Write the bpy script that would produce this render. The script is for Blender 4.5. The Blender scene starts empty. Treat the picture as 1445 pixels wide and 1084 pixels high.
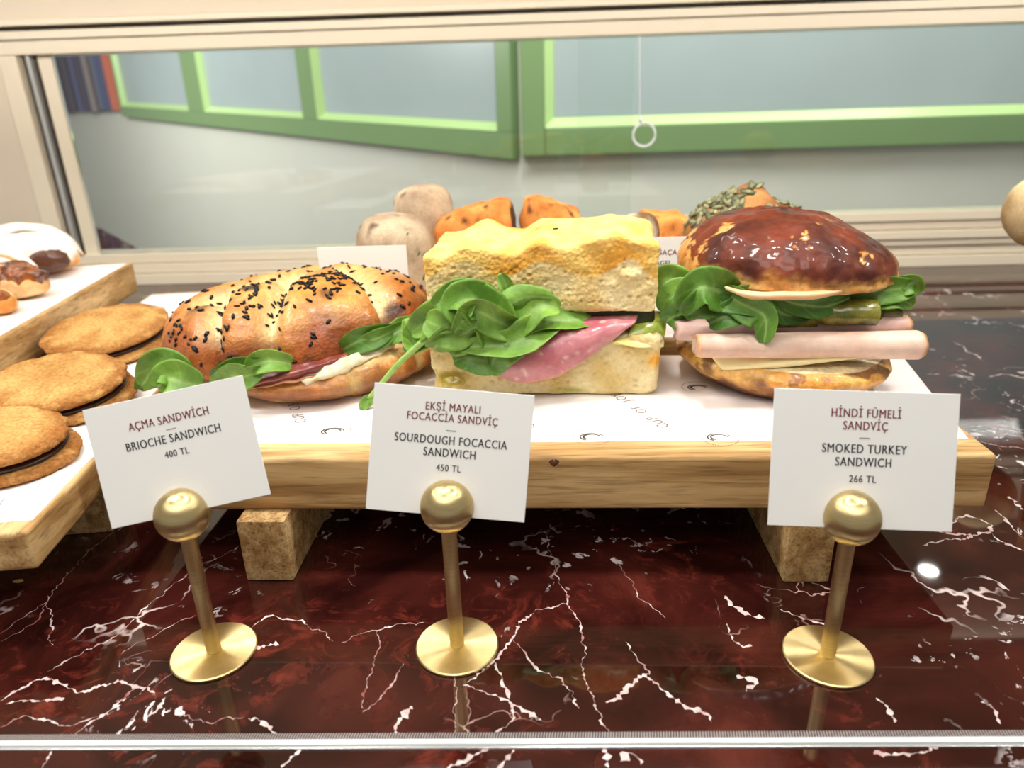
import bpy, bmesh, math, random
import numpy as np
from mathutils import Vector, Matrix, noise, Quaternion
random.seed(4)
SC = bpy.context.scene
COL = SC.collection
PI = math.pi

# ------------------------------------------------------------------ camera
F = 1010.0
def nrm(v): v = np.array(v, float); return v/np.linalg.norm(v)
_d = nrm((66, -406, F)); _u = nrm((78, 2528, F)); _u = nrm(_u-_d*(_u@_d)); _r = np.cross(_u, _d)
PHI = .04
AX = np.cos(PHI)*_r+np.sin(PHI)*_d; AY = np.cos(PHI)*_d-np.sin(PHI)*_r; AZ = -_u
W = np.array([AX, AY, AZ])              # camera (x right, y down, z forward) -> world
CAM = np.array([0, 0, .268])
cd = bpy.data.cameras.new('camera'); cam = bpy.data.objects.new('camera', cd); COL.objects.link(cam)
cd.sensor_width = 36; cd.lens = F/1445*36; cd.clip_start = .02; cd.clip_end = 50
m3 = Matrix([[W[i][0], -W[i][1], -W[i][2]] for i in range(3)])
cam.matrix_world = Matrix.Translation(Vector(CAM)) @ m3.to_4x4()
cd.dof.use_dof = True; cd.dof.focus_distance = .425; cd.dof.aperture_fstop = 7.5
SC.camera = cam
def ray(px, py): return W@np.array([px-722.5, py-542, F])
def atz(px, py, z): v = ray(px, py); return Vector(CAM+v*(z-CAM[2])/v[2])
def aty(px, py, y): v = ray(px, py); return Vector(CAM+v*(y/v[1]))

# ------------------------------------------------------------------ world, lights, exposure
SC.view_settings.view_transform = 'Standard'; SC.view_settings.look = 'None'
SC.view_settings.exposure = 0.0; SC.view_settings.gamma = 1.0; SC.view_settings.use_curve_mapping = False
wd = bpy.data.worlds.new('world'); SC.world = wd; wd.use_nodes = True
wd.node_tree.nodes['Background'].inputs[0].default_value = (1.0, .97, .93, 1)
wd.node_tree.nodes['Background'].inputs[1].default_value = .36
def area(name, loc, target, sx, sy, power, color=(1, .97, .92)):
    l = bpy.data.lights.new(name, 'AREA'); l.shape = 'RECTANGLE'; l.size = sx; l.size_y = sy; l.energy = power; l.color = color
    o = bpy.data.objects.new(name, l); COL.objects.link(o); o.location = loc
    o.rotation_euler = (Vector(target)-Vector(loc)).to_track_quat('-Z', 'Y').to_euler()
    return o
for _i, _x in enumerate((-.56, -.28, 0, .28, .56)): area('case_led', (_x, .40, .60), (_x*.8, .50, 0), .05, .05, 1.25)
area('rear_frame_fill', (0, .82, .46), (0, 1.15, .12), 2.2, .04, 5.0)  # added fill without a visible source, brightens the rear frame
area('room_ceiling_light', (-.2, -.7, 1.7), (0, .5, .1), 1.6, .8, 21)
area('back_room_fill', (.2, 1.26, 1.35), (0, 1.9, .05), 2.6, .2, 44)  # added light, out of view, to brighten the walls beyond the glass
area('back_room_side_fill', (-2.3, 2.2, .9), (-1.3, 3.2, .2), .6, .6, 30)  # added fill, unseen, for the slanting wall and its window beads

# ------------------------------------------------------------------ helpers
def C(r, g, b):
    f = lambda c: (c/255/12.92) if c/255 <= .04045 else ((c/255+.055)/1.055)**2.4
    return (f(r), f(g), f(b))
def mix(a, b, t):
    t = max(0., min(1., t)); return tuple(a[i]*(1-t)+b[i]*t for i in range(3))
def ss(a, b, x):
    t = max(0., min(1., (x-a)/(b-a))); return t*t*(3-2*t)
def fbm(p, s=1., o=4): return noise.fractal(Vector(p)*s, 1.0, 2.0, o)
def g(x, w): return math.exp(-(x/w)**2)

ORG = {}
def empty(name, loc, label, cat, group=None):
    o = bpy.data.objects.new(name, None); COL.objects.link(o); o.location = loc; o.empty_display_size = .02
    ORG[o.name] = Vector(loc); tag(o, label, cat, group); return o
def tag(o, label=None, cat=None, group=None, kind=None):
    if label: o['label'] = label
    if cat: o['category'] = cat
    if group: o['group'] = group
    if kind: o['kind'] = kind
    return o
def mk(name, verts, faces, mat, parent=None, cols=None, smooth=True, kind=None, label=None, origin=None):
    """verts in world coordinates"""
    if parent is not None: org = ORG[parent.name]
    elif origin is not None: org = Vector(origin)
    else:
        n = len(verts); org = Vector((sum(v[0] for v in verts)/n, sum(v[1] for v in verts)/n, min(v[2] for v in verts)))
    me = bpy.data.meshes.new(name)
    me.from_pydata([(v[0]-org[0], v[1]-org[1], v[2]-org[2]) for v in verts], [], faces)
    if cols:
        a = me.color_attributes.new('Col', 'FLOAT_COLOR', 'POINT')
        a.data.foreach_set('color', [c for q in cols for c in (q[0], q[1], q[2], 1.)])
    me.polygons.foreach_set('use_smooth', [smooth]*len(me.polygons))
    me.materials.append(mat); me.update()
    o = bpy.data.objects.new(name, me); COL.objects.link(o)
    if parent is not None: o.parent = parent
    else: o.location = org
    ORG[o.name] = org
    if kind: o['kind'] = kind
    if label: o['label'] = label
    return o
class MB:
    def __init__(s): s.v = []; s.f = []; s.c = []
    def add(s, v, f, c=None):
        b = len(s.v); s.v += [tuple(q) for q in v]; s.f += [tuple(i+b for i in q) for q in f]
        if c: s.c += c
    def box(s, x0, x1, y0, y1, z0, z1, M=None):
        v = [Vector((x, y, z)) for z in (z0, z1) for y in (y0, y1) for x in (x0, x1)]
        if M: v = [M@q for q in v]
        s.add(v, [(0, 2, 3, 1), (4, 5, 7, 6), (0, 1, 5, 4), (2, 6, 7, 3), (0, 4, 6, 2), (1, 3, 7, 5)])
    def bevbox(s, x0, x1, y0, y1, z0, z1, b, M=None, seg=2):
        bm = bmesh.new(); bmesh.ops.create_cube(bm, size=1)
        for v in bm.verts: v.co = Vector(((x0+x1)/2+v.co.x*(x1-x0), (y0+y1)/2+v.co.y*(y1-y0), (z0+z1)/2+v.co.z*(z1-z0)))
        bmesh.ops.bevel(bm, geom=bm.edges[:], offset=b, segments=seg, affect='EDGES', profile=.6)
        bm.verts.index_update()
        v = [(M@q.co if M else q.co.copy()) for q in bm.verts]
        s.add(v, [[q.index for q in f.verts] for f in bm.faces]); bm.free()
    def cyl(s, p0, p1, r0, r1=None, n=24, caps=True):
        r1 = r0 if r1 is None else r1; p0 = Vector(p0); p1 = Vector(p1); q = (p1-p0).to_track_quat('Z', 'Y')
        v = []
        for p, r in ((p0, r0), (p1, r1)):
            for i in range(n):
                a = 2*PI*i/n; v.append(p+q@Vector((r*math.cos(a), r*math.sin(a), 0)))
        f = [(i, (i+1) % n, n+(i+1) % n, n+i) for i in range(n)]
        if caps: f += [tuple(range(n-1, -1, -1)), tuple(range(n, 2*n))]
        s.add(v, f)
    def lathe(s, prof, n=48, M=None):
        v = []; f = []
        for r, z in prof:
            for i in range(n):
                a = 2*PI*i/n; q = Vector((r*math.cos(a), r*math.sin(a), z)); v.append(M@q if M else q)
        for j in range(len(prof)-1):
            for i in range(n): f.append((j*n+i, j*n+(i+1) % n, (j+1)*n+(i+1) % n, (j+1)*n+i))
        f.append(tuple(range(n-1, -1, -1))); f.append(tuple(range((len(prof)-1)*n, len(prof)*n)))
        s.add(v, f)
    def tube(s, pts, r, n=8):
        pts = [Vector(p) for p in pts]; v = []; f = []
        rr = r if isinstance(r, (list, tuple)) else [r]*len(pts)
        for k, p in enumerate(pts):
            t = (pts[min(k+1, len(pts)-1)]-pts[max(k-1, 0)]).normalized(); q = t.to_track_quat('Z', 'Y')
            for i in range(n):
                a = 2*PI*i/n; v.append(p+q@Vector((rr[k]*math.cos(a), rr[k]*math.sin(a), 0)))
        for k in range(len(pts)-1):
            for i in range(n): f.append((k*n+i, k*n+(i+1) % n, (k+1)*n+(i+1) % n, (k+1)*n+i))
        f += [tuple(range(n-1, -1, -1)), tuple(range((len(pts)-1)*n, len(pts)*n))]
        s.add(v, f)
    def build(s, name, mat, parent=None, smooth=False, **k): return mk(name, s.v, s.f, mat, parent, s.c or None, smooth, **k)
def auto_smooth(o, ang=40):
    me = o.data; bm = bmesh.new(); bm.from_mesh(me)
    for f in bm.faces: f.smooth = True
    for e in bm.edges: e.smooth = len(e.link_faces) == 2 and e.calc_face_angle(0) < math.radians(ang)
    bm.to_mesh(me); bm.free(); return o

def sph(fn, nu=96, nv=48):
    """closed surface fn(u 0..2pi, v -pi/2..pi/2) -> (pos, col)"""
    V = []; K = []; Fc = []
    for j in range(1, nv):
        v = -PI/2+PI*j/nv
        for i in range(nu):
            p, c = fn(2*PI*i/nu, v); V.append(p); K.append(c)
    for j in range(nv-2):
        for i in range(nu): Fc.append((j*nu+i, j*nu+(i+1) % nu, (j+1)*nu+(i+1) % nu, (j+1)*nu+i))
    for s, row in ((-1, 0), (1, nv-2)):
        p, c = fn(0, s*PI/2); k = len(V); V.append(p); K.append(c)
        for i in range(nu):
            a, b = row*nu+i, row*nu+(i+1) % nu
            Fc.append((b, a, k) if s < 0 else (a, b, k))
    return V, Fc, K
def cubegrid(nx, ny, nz, fn):
    """surface of a cube grid, fn(u,v,w in -1..1) -> (pos,col)"""
    idx = {}; V = []; K = []; Fc = []
    def vid(i, j, k):
        t = (i, j, k)
        if t not in idx:
            idx[t] = len(V); p, c = fn(2*i/nx-1, 2*j/ny-1, 2*k/nz-1); V.append(p); K.append(c)
        return idx[t]
    for i in range(nx):
        for j in range(ny):
            Fc.append((vid(i, j, 0), vid(i, j+1, 0), vid(i+1, j+1, 0), vid(i+1, j, 0)))
            Fc.append((vid(i, j, nz), vid(i+1, j, nz), vid(i+1, j+1, nz), vid(i, j+1, nz)))
    for i in range(nx):
        for k in range(nz):
            Fc.append((vid(i, 0, k), vid(i+1, 0, k), vid(i+1, 0, k+1), vid(i, 0, k+1)))
            Fc.append((vid(i, ny, k), vid(i, ny, k+1), vid(i+1, ny, k+1), vid(i+1, ny, k)))
    for j in range(ny):
        for k in range(nz):
            Fc.append((vid(0, j, k), vid(0, j, k+1), vid(0, j+1, k+1), vid(0, j+1, k)))
            Fc.append((vid(nx, j, k), vid(nx, j+1, k), vid(nx, j+1, k+1), vid(nx, j, k+1)))
    return V, Fc, K
def roundbox(u, v, w, hx, hy, hz, r):
    """point on a rounded box from cube coordinates"""
    p = Vector((u*hx, v*hy, w*hz))
    c = Vector((max(-hx+r, min(hx-r, p.x)), max(-hy+r, min(hy-r, p.y)), max(-hz+r, min(hz-r, p.z))))
    d = p-c
    if d.length < 1e-9: return p, Vector((0, 0, 1))
    d.normalize(); return c+d*r, d
def catmull(P, t):
    n = len(P)-1; x = t*n; i = min(int(x), n-1); f = x-i
    a, b, c, d = P[max(i-1, 0)], P[i], P[i+1], P[min(i+2, n)]
    return .5*((2*b)+(c-a)*f+(2*a-5*b+4*c-d)*f*f+(3*b-a-3*c+d)*f*f*f)
def loft(name, rails, nu, nv, thick, mat, parent, amp=0, scale=60, colf=None, seed=0, round_edge=True):
    """sheet through rails (each a list of world points), given real thickness"""
    V = []; K = []
    R = [[catmull(r, i/nu) for i in range(nu+1)] for r in rails]
    G = [[catmull([r[i] for r in R], j/nv) for j in range(nv+1)] for i in range(nu+1)]
    N = [[None]*(nv+1) for _ in range(nu+1)]
    for i in range(nu+1):
        for j in range(nv+1):
            a = G[min(i+1, nu)][j]-G[max(i-1, 0)][j]; b = G[i][min(j+1, nv)]-G[i][max(j-1, 0)]
            n = a.cross(b); N[i][j] = n.normalized() if n.length > 1e-12 else Vector((0, -1, 0))
    for side in (1, -1):
        for i in range(nu+1):
            for j in range(nv+1):
                e = min(i, nu-i, j, nv-j); k = .25 if (e == 0 and round_edge) else 1
                p = G[i][j]+N[i][j]*(side*thick/2*k)
                if amp: p = p+N[i][j]*amp*noise.noise(G[i][j]*scale+Vector((seed, 0, 0)))
                V.append(p); K.append(colf(i/nu, j/nv, p) if colf else (1, 1, 1))
    m = (nu+1)*(nv+1); Fc = []
    q = lambda i, j: i*(nv+1)+j
    for i in range(nu):
        for j in range(nv):
            Fc.append((q(i, j), q(i+1, j), q(i+1, j+1), q(i, j+1)))
            Fc.append((m+q(i, j), m+q(i, j+1), m+q(i+1, j+1), m+q(i+1, j)))
    rim = [(i, 0) for i in range(nu)]+[(nu, j) for j in range(nv)]+[(i, nv) for i in range(nu, 0, -1)]+[(0, j) for j in range(nv, 0, -1)]
    for k in range(len(rim)):
        a = q(*rim[k]); b = q(*rim[(k+1) % len(rim)]); Fc.append((b, a, m+a, m+b))
    return mk(name, V, Fc, mat, parent, K)

# ------------------------------------------------------------------ materials
def newmat(name):
    m = bpy.data.materials.new(name); m.use_nodes = True; nt = m.node_tree
    return m, nt, nt.nodes, nt.links, nt.nodes['Principled BSDF']
def nd(N, t, **k):
    n = N.new(t)
    for a, b in k.items(): setattr(n, a, b)
    return n
def plain(name, col, rough=.5, metal=0, spec=.5, noise_amt=.06, nscale=40, bump=0, coat=0):
    m, nt, N, L, B = newmat(name)
    B.inputs['Roughness'].default_value = rough; B.inputs['Metallic'].default_value = metal
    B.inputs['Specular IOR Level'].default_value = spec; B.inputs['Coat Weight'].default_value = coat
    tc = nd(N, 'ShaderNodeTexCoord'); t = nd(N, 'ShaderNodeTexNoise'); t.inputs['Scale'].default_value = nscale; t.inputs['Detail'].default_value = 4
    L.new(tc.outputs['Object'], t.inputs['Vector'])
    r = nd(N, 'ShaderNodeMix', data_type='RGBA'); r.inputs[6].default_value = (*[c*(1-noise_amt) for c in col], 1); r.inputs[7].default_value = (*[min(1, c*(1+noise_amt)) for c in col], 1)
    L.new(t.outputs['Fac'], r.inputs[0]); L.new(r.outputs[2], B.inputs['Base Color'])
    if bump:
        b = nd(N, 'ShaderNodeBump'); b.inputs['Strength'].default_value = bump; b.inputs['Distance'].default_value = .001
        L.new(t.outputs['Fac'], b.inputs['Height']); L.new(b.outputs[0], B.inputs['Normal'])
    return m
def food(name, rough=.5, nscale=300, bump=.4, dist=.0006, sss=.0, var=.25, spec=.4, coat=0, coat_rough=.15, fine=None, spots=None):
    """vertex-colour food surface with procedural mottling and fine relief"""
    m, nt, N, L, B = newmat(name)
    at = nd(N, 'ShaderNodeAttribute', attribute_name='Col'); tc = nd(N, 'ShaderNodeTexCoord')
    t = nd(N, 'ShaderNodeTexNoise'); t.inputs['Scale'].default_value = nscale; t.inputs['Detail'].default_value = 6; t.inputs['Roughness'].default_value = .65
    L.new(tc.outputs['Object'], t.inputs['Vector'])
    mr = nd(N, 'ShaderNodeMapRange'); mr.inputs[1].default_value = .3; mr.inputs[2].default_value = .7; mr.inputs[3].default_value = 1-var; mr.inputs[4].default_value = 1+var*.6
    L.new(t.outputs['Fac'], mr.inputs[0])
    mx = nd(N, 'ShaderNodeMix', data_type='RGBA', blend_type='MULTIPLY'); mx.inputs[0].default_value = 1
    L.new(at.outputs['Color'], mx.inputs[6]); L.new(mr.outputs[0], mx.inputs[7])
    out = mx.outputs[2]
    if spots:   # dark/other coloured specks
        v = nd(N, 'ShaderNodeTexVoronoi'); v.inputs['Scale'].default_value = spots[0]; L.new(tc.outputs['Object'], v.inputs['Vector'])
        r = nd(N, 'ShaderNodeMapRange'); r.inputs[1].default_value = spots[1]; r.inputs[2].default_value = spots[1]*.5; L.new(v.outputs['Distance'], r.inputs[0])
        m2 = nd(N, 'ShaderNodeMix', data_type='RGBA'); m2.inputs[7].default_value = (*spots[2], 1); L.new(r.outputs[0], m2.inputs[0]); L.new(out, m2.inputs[6]); out = m2.outputs[2]
    L.new(out, B.inputs['Base Color'])
    bp = nd(N, 'ShaderNodeBump'); bp.inputs['Strength'].default_value = bump; bp.inputs['Distance'].default_value = dist
    L.new(t.outputs['Fac'], bp.inputs['Height']); nrmout = bp.outputs[0]
    if fine:    # pores
        v = nd(N, 'ShaderNodeTexVoronoi'); v.inputs['Scale'].default_value = fine[0]; L.new(tc.outputs['Object'], v.inputs['Vector'])
        b2 = nd(N, 'ShaderNodeBump'); b2.inputs['Strength'].default_value = fine[1]; b2.inputs['Distance'].default_value = dist*1.5
        L.new(v.outputs['Distance'], b2.inputs['Height']); L.new(nrmout, b2.inputs['Normal']); nrmout = b2.outputs[0]
    L.new(nrmout, B.inputs['Normal'])
    B.inputs['Roughness'].default_value = rough; B.inputs['Specular IOR Level'].default_value = spec
    B.inputs['Coat Weight'].default_value = coat; B.inputs['Coat Roughness'].default_value = coat_rough
    if sss:
        B.inputs['Subsurface Weight'].default_value = sss; B.inputs['Subsurface Radius'].default_value = (1, .5, .25); B.inputs['Subsurface Scale'].default_value = .004
    return m
def wood(name, axis=0, end=False, light=1.):
    m, nt, N, L, B = newmat(name)
    tc = nd(N, 'ShaderNodeTexCoord'); mp = nd(N, 'ShaderNodeMapping')
    sc = [34, 34, 34]; sc[axis] = 2.2
    if end: sc = [60, 60, 60]
    mp.inputs['Scale'].default_value = sc; L.new(tc.outputs['Object'], mp.inputs['Vector'])
    n1 = nd(N, 'ShaderNodeTexNoise'); n1.inputs['Scale'].default_value = 2.0; n1.inputs['Detail'].default_value = 8; n1.inputs['Roughness'].default_value = .6; n1.inputs['Distortion'].default_value = .6
    L.new(mp.outputs[0], n1.inputs['Vector'])
    r = nd(N, 'ShaderNodeValToRGB'); e = r.color_ramp.elements
    k = lambda a: (*[c*light for c in C(*a)], 1)
    e[0].position = .28; e[0].color = k((136, 96, 54)); e[1].position = .70; e[1].color = k((222, 186, 132))
    a = e.new(.46); a.color = k((186, 146, 92)); a = e.new(.58); a.color = k((212, 176, 122))
    L.new(n1.outputs['Fac'], r.inputs[0])
    mp2 = nd(N, 'ShaderNodeMapping'); sc2 = [330, 330, 330]; sc2[axis] = 22
    if end: sc2 = [420, 420, 420]
    mp2.inputs['Scale'].default_value = sc2; L.new(tc.outputs['Object'], mp2.inputs['Vector'])
    n2 = nd(N, 'ShaderNodeTexNoise'); n2.inputs['Scale'].default_value = 1.5; n2.inputs['Detail'].default_value = 3; L.new(mp2.outputs[0], n2.inputs['Vector'])
    r2 = nd(N, 'ShaderNodeMapRange'); r2.inputs[1].default_value = .3; r2.inputs[2].default_value = .5; r2.inputs[3].default_value = .62 if not end else .5; r2.inputs[4].default_value = 1.0
    L.new(n2.outputs['Fac'], r2.inputs[0])
    mx = nd(N, 'ShaderNodeMix', data_type='RGBA', blend_type='MULTIPLY'); mx.inputs[0].default_value = 1
    L.new(r.outputs[0], mx.inputs[6]); L.new(r2.outputs[0], mx.inputs[7]); L.new(mx.outputs[2], B.inputs['Base Color'])
    b = nd(N, 'ShaderNodeBump'); b.inputs['Strength'].default_value = .35; b.inputs['Distance'].default_value = .0005
    L.new(r2.outputs[0], b.inputs['Height']); L.new(b.outputs[0], B.inputs['Normal'])
    B.inputs['Roughness'].default_value = .55; B.inputs['Specular IOR Level'].default_value = .3
    return m
def marble():
    m, nt, N, L, B = newmat('red_marble')
    tc = nd(N, 'ShaderNodeTexCoord')
    def nz(scale, detail=6, dist=0, rough=.55, off=0):
        mp = nd(N, 'ShaderNodeMapping'); mp.inputs['Location'].default_value = (off, off*.7, 0); L.new(tc.outputs['Object'], mp.inputs[0])
        n = nd(N, 'ShaderNodeTexNoise'); n.inputs['Scale'].default_value = scale; n.inputs['Detail'].default_value = detail; n.inputs['Distortion'].default_value = dist; n.inputs['Roughness'].default_value = rough
        L.new(mp.outputs[0], n.inputs['Vector']); return n
    def mr(src, a, b, c=0, d=1):
        r = nd(N, 'ShaderNodeMapRange'); r.inputs[1].default_value = a; r.inputs[2].default_value = b; r.inputs[3].default_value = c; r.inputs[4].default_value = d
        L.new(src, r.inputs[0]); return r.outputs[0]
    def mul(a, b):
        q = nd(N, 'ShaderNodeMath', operation='MULTIPLY'); L.new(a, q.inputs[0]); L.new(b, q.inputs[1]); return q.outputs[0]
    base = nz(9, 8, 1.2, .62)
    r = nd(N, 'ShaderNodeValToRGB'); e = r.color_ramp.elements
    e[0].position = .32; e[0].color = (*C(16, 5, 5), 1); e[1].position = .76; e[1].color = (*C(96, 42, 33), 1)
    a = e.new(.46); a.color = (*C(42, 13, 11), 1); a = e.new(.60); a.color = (*C(64, 24, 19), 1)
    L.new(base.outputs['Fac'], r.inputs[0]); col = r.outputs[0]
    # warped coordinates for veins
    wn = nz(7, 5, 0, .6, 3); ms = nd(N, 'ShaderNodeVectorMath', operation='SUBTRACT'); ms.inputs[1].default_value = (.5, .5, .5); L.new(wn.outputs['Color'], ms.inputs[0])
    sc = nd(N, 'ShaderNodeVectorMath', operation='SCALE'); sc.inputs['Scale'].default_value = .16; L.new(ms.outputs[0], sc.inputs[0])
    ad = nd(N, 'ShaderNodeVectorMath', operation='ADD'); L.new(tc.outputs['Object'], ad.inputs[0]); L.new(sc.outputs[0], ad.inputs[1])
    def vein(scale, w, msk):
        v = nd(N, 'ShaderNodeTexVoronoi', feature='DISTANCE_TO_EDGE'); v.inputs['Scale'].default_value = scale; L.new(ad.outputs[0], v.inputs['Vector'])
        return mul(mr(v.outputs['Distance'], w, w*.25), msk)
    m1 = mr(nz(6, 4, 0, .6, 7).outputs['Fac'], .57, .66); m2 = mr(nz(11, 5, 0, .6, 12).outputs['Fac'], .58, .68)
    v1 = vein(7, .009, m1); v2 = vein(22, .013, m2)
    # flakes of white
    fl = nz(46, 7, 1.5, .6, 20); fm = mr(nz(7.5, 5, .5, .6, 31).outputs['Fac'], .52, .60)
    f1 = mul(mr(fl.outputs['Fac'], .595, .612), fm)
    # reddish mineral clouds
    rd = mul(mr(nz(30, 8, 2.5, .7, 44).outputs['Fac'], .52, .72), mr(nz(8, 4, 0, .6, 33).outputs['Fac'], .48, .58))
    mxr = nd(N, 'ShaderNodeMix', data_type='RGBA'); mxr.inputs[7].default_value = (*C(112, 44, 34), 1); L.new(rd, mxr.inputs[0]); L.new(col, mxr.inputs[6]); col = mxr.outputs[2]
    for f, c in ((v2, (196, 160, 150)), (v1, (214, 196, 190)), (f1, (226, 214, 212))):
        mx = nd(N, 'ShaderNodeMix', data_type='RGBA'); mx.inputs[7].default_value = (*C(*c), 1); L.new(f, mx.inputs[0]); L.new(col, mx.inputs[6]); col = mx.outputs[2]
    L.new(col, B.inputs['Base Color']); B.inputs['Roughness'].default_value = .035; B.inputs['Specular IOR Level'].default_value = .6
    return m
def brass():
    m, nt, N, L, B = newmat('brushed_brass')
    B.inputs['Metallic'].default_value = 1; B.inputs['Roughness'].default_value = .40; B.inputs['Anisotropic'].default_value = .9
    tc = nd(N, 'ShaderNodeTexCoord'); mp = nd(N, 'ShaderNodeMapping'); mp.inputs['Scale'].default_value = (60, 60, 900); L.new(tc.outputs['Object'], mp.inputs[0])
    t = nd(N, 'ShaderNodeTexNoise'); t.inputs['Scale'].default_value = 2; t.inputs['Detail'].default_value = 4; L.new(mp.outputs[0], t.inputs['Vector'])
    mx = nd(N, 'ShaderNodeMix', data_type='RGBA'); mx.inputs[6].default_value = (*C(206, 178, 116), 1); mx.inputs[7].default_value = (*C(244, 224, 170), 1)
    L.new(t.outputs['Fac'], mx.inputs[0]); L.new(mx.outputs[2], B.inputs['Base Color'])
    tg = nd(N, 'ShaderNodeTangent', direction_type='RADIAL', axis='Z'); L.new(tg.outputs[0], B.inputs['Tangent'])
    return m
def glass(name, tint=(.98, 1, .99)):
    m, nt, N, L, B = newmat(name); N.remove(B)
    tr = nd(N, 'ShaderNodeBsdfTransparent'); tr.inputs[0].default_value = (*tint, 1)
    gl = nd(N, 'ShaderNodeBsdfGlossy'); gl.inputs['Roughness'].default_value = .02
    fr = nd(N, 'ShaderNodeFresnel'); fr.inputs['IOR'].default_value = 1.45; mx = nd(N, 'ShaderNodeMixShader')
    L.new(fr.outputs[0], mx.inputs[0]); L.new(tr.outputs[0], mx.inputs[1]); L.new(gl.outputs[0], mx.inputs[2]); L.new(mx.outputs[0], N['Material Output'].inputs[0])
    return m
M_MARBLE = marble(); M_BRASS = brass(); M_GLASS = glass('clear_glass')
M_OAKX = wood('oak_along', 0); M_OAKY = wood('oak_along_depth', 1); M_OAKE = wood('oak_end_grain', 0, True, 1.0)
M_CREAM = plain('cream_powder_coat', C(226, 214, 190), .35, 0, .5, .02)
M_CREAM2 = plain('cream_panel', C(214, 200, 178), .5, 0, .4, .02)
M_TRACK = plain('dark_track', C(58, 50, 38), .5)
M_ALU = plain('aluminium_strip', C(206, 208, 206), .22, .6, .5, .03)
M_WALL = plain('pale_grey_wall', C(205, 206, 196), .8, 0, .2, .03, 6)
M_GREEN = plain('green_paint', C(116, 146, 96), .3, 0, .5, .04, 8)
M_PANE = plain('misty_blue_grey_glass', C(160, 174, 176), .25, 0, .5, .12, 3)
M_CARD = plain('card_stock', C(236, 234, 228), .28, 0, .4, .01, 60)
M_PAPER = plain('greaseproof_paper', C(247, 240, 236), .6, 0, .3, .02, 30)
M_INKR = plain('maroon_ink', C(112, 22, 34), .5); M_INKB = plain('black_ink', C(26, 24, 32), .5)
M_PRINT = plain('grey_print', C(130, 122, 114), .7)
M_CRUST = food('glazed_crust', .40, 190, .7, .0009, .02, .34, .5, .25, .2, fine=(520, .25))
M_DARKCRUST = food('lacquered_brown_crust', .50, 170, .5, .0010, 0, .35, .25, .35, .10)
M_CRUMB = food('bread_crumb', .85, 300, .5, .0008, .12, .14, .15, fine=(380, .5))
M_DRY = food('dry_baked_dough', .75, 380, .6, .0008, .08, .2, .2)
M_BISCUIT = food('biscuit', .85, 420, 1.0, .0018, .02, .42, .2, spots=(330, .12, C(150, 90, 40)))
M_HAM = food('cured_meat', .30, 300, .25, .0004, .2, .16, .5, .25, .2)
M_TURKEY = food('turkey_slice', .42, 120, .3, .0006, .15, .12, .45)
M_CHEESE = food('cheese', .45, 120, .1, .0003, .3, .04, .4)
M_LEAF = food('rocket_leaf', .45, 150, .6, .0009, .05, .26, .4)
M_PICKLE = food('pickle', .22, 320, .4, .0005, .25, .3, .6, .4, .1)
M_SAUCE = food('sauce', .3, 120, .2, .0004, .25, .05, .5)
M_CHOC = plain('chocolate', C(48, 24, 16), .4)
M_SEED = plain('black_seed', C(20, 19, 23), .45, 0, .4, .3, 200)
M_PSEED = food('pumpkin_seed', .4, 300, .2, .0003, .05, .3, .4)
M_JAM = food('caramel_filling', .15, 260, .5, .001, .3, .35, .6, .6, .05)
M_SUGAR = food('sugared_dough', .8, 300, .4, .0006, .1, .08, .2)

# ------------------------------------------------------------------ counter and case
ct = empty('countertop', (0, .7, 0), 'polished dark red marble counter with white veins under the whole display', 'countertop')
P1 = atz(215, 362, 0); P2 = atz(110, 305, 0); dr = (P2-P1).normalized(); PE = P1+dr*1.6; PS = P1-dr*((P1.y-1.22)/dr.y)
mb = MB(); mb.box(-2.4, 1.6, -.02, 1.22, -.03, 0)
q = [(-2.4, 1.2201), (PS.x, 1.2201), (PE.x, PE.y), (-2.4, PE.y)]
mb.add([(x, y, -.03) for x, y in q]+[(x, y, 0) for x, y in q], [(3, 2, 1, 0), (4, 5, 6, 7)]+[(i, (i+1) % 4, 4+(i+1) % 4, 4+i) for i in range(4)])
mb.build('slab', M_MARBLE, ct)
# pale mineral veins let into the slab, polished flush
M_VEIN = food('white_vein', .08, 300, .0, .0001, 0, .35, .5)
def vein(pts, w, seed, col=(222, 210, 206)):
    P = [atz(x, y, 0) for x, y in pts]; V = []; K = []; Fc = []; L = sum((P[i+1]-P[i]).length for i in range(len(P)-1)); n = max(12, int(L/.0012))
    for i in range(n+1):
        t = i/n; p = catmull(P, t); tn = (catmull(P, min(1, t+.01))-catmull(P, max(0, t-.01))).normalized(); s = Vector((-tn.y, tn.x, 0))
        q = Vector((p.x*90, p.y*90, seed))
        off = noise.fractal(q, .6, 2, 6)*.0022+noise.noise(q*5)*.0007; ww = w*max(.03, .10+1.0*abs(noise.noise(q*2.3))+.9*noise.noise(q*7))*(math.sin(PI*min(1, max(0, t)))**.35+.05)
        ww = max(.00008, ww)
        c = mix(C(*col), C(150, 88, 80), .5+.9*noise.noise(q*2.3)) if w < .0016 else mix(C(*col), C(190, 150, 145), .3+.8*noise.noise(q*2))
        V += [p+s*(off+ww), p+s*(off-ww*(.6+1.1*abs(noise.noise(q*9+Vector((3, 3, 3))))))]; K += [c, c]
    V = [(v.x, v.y, .00006+.000004*(seed % 9)) for v in V]
    for i in range(n): Fc.append((2*i, 2*i+1, 2*i+3, 2*i+2))
    return V, Fc, K
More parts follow.
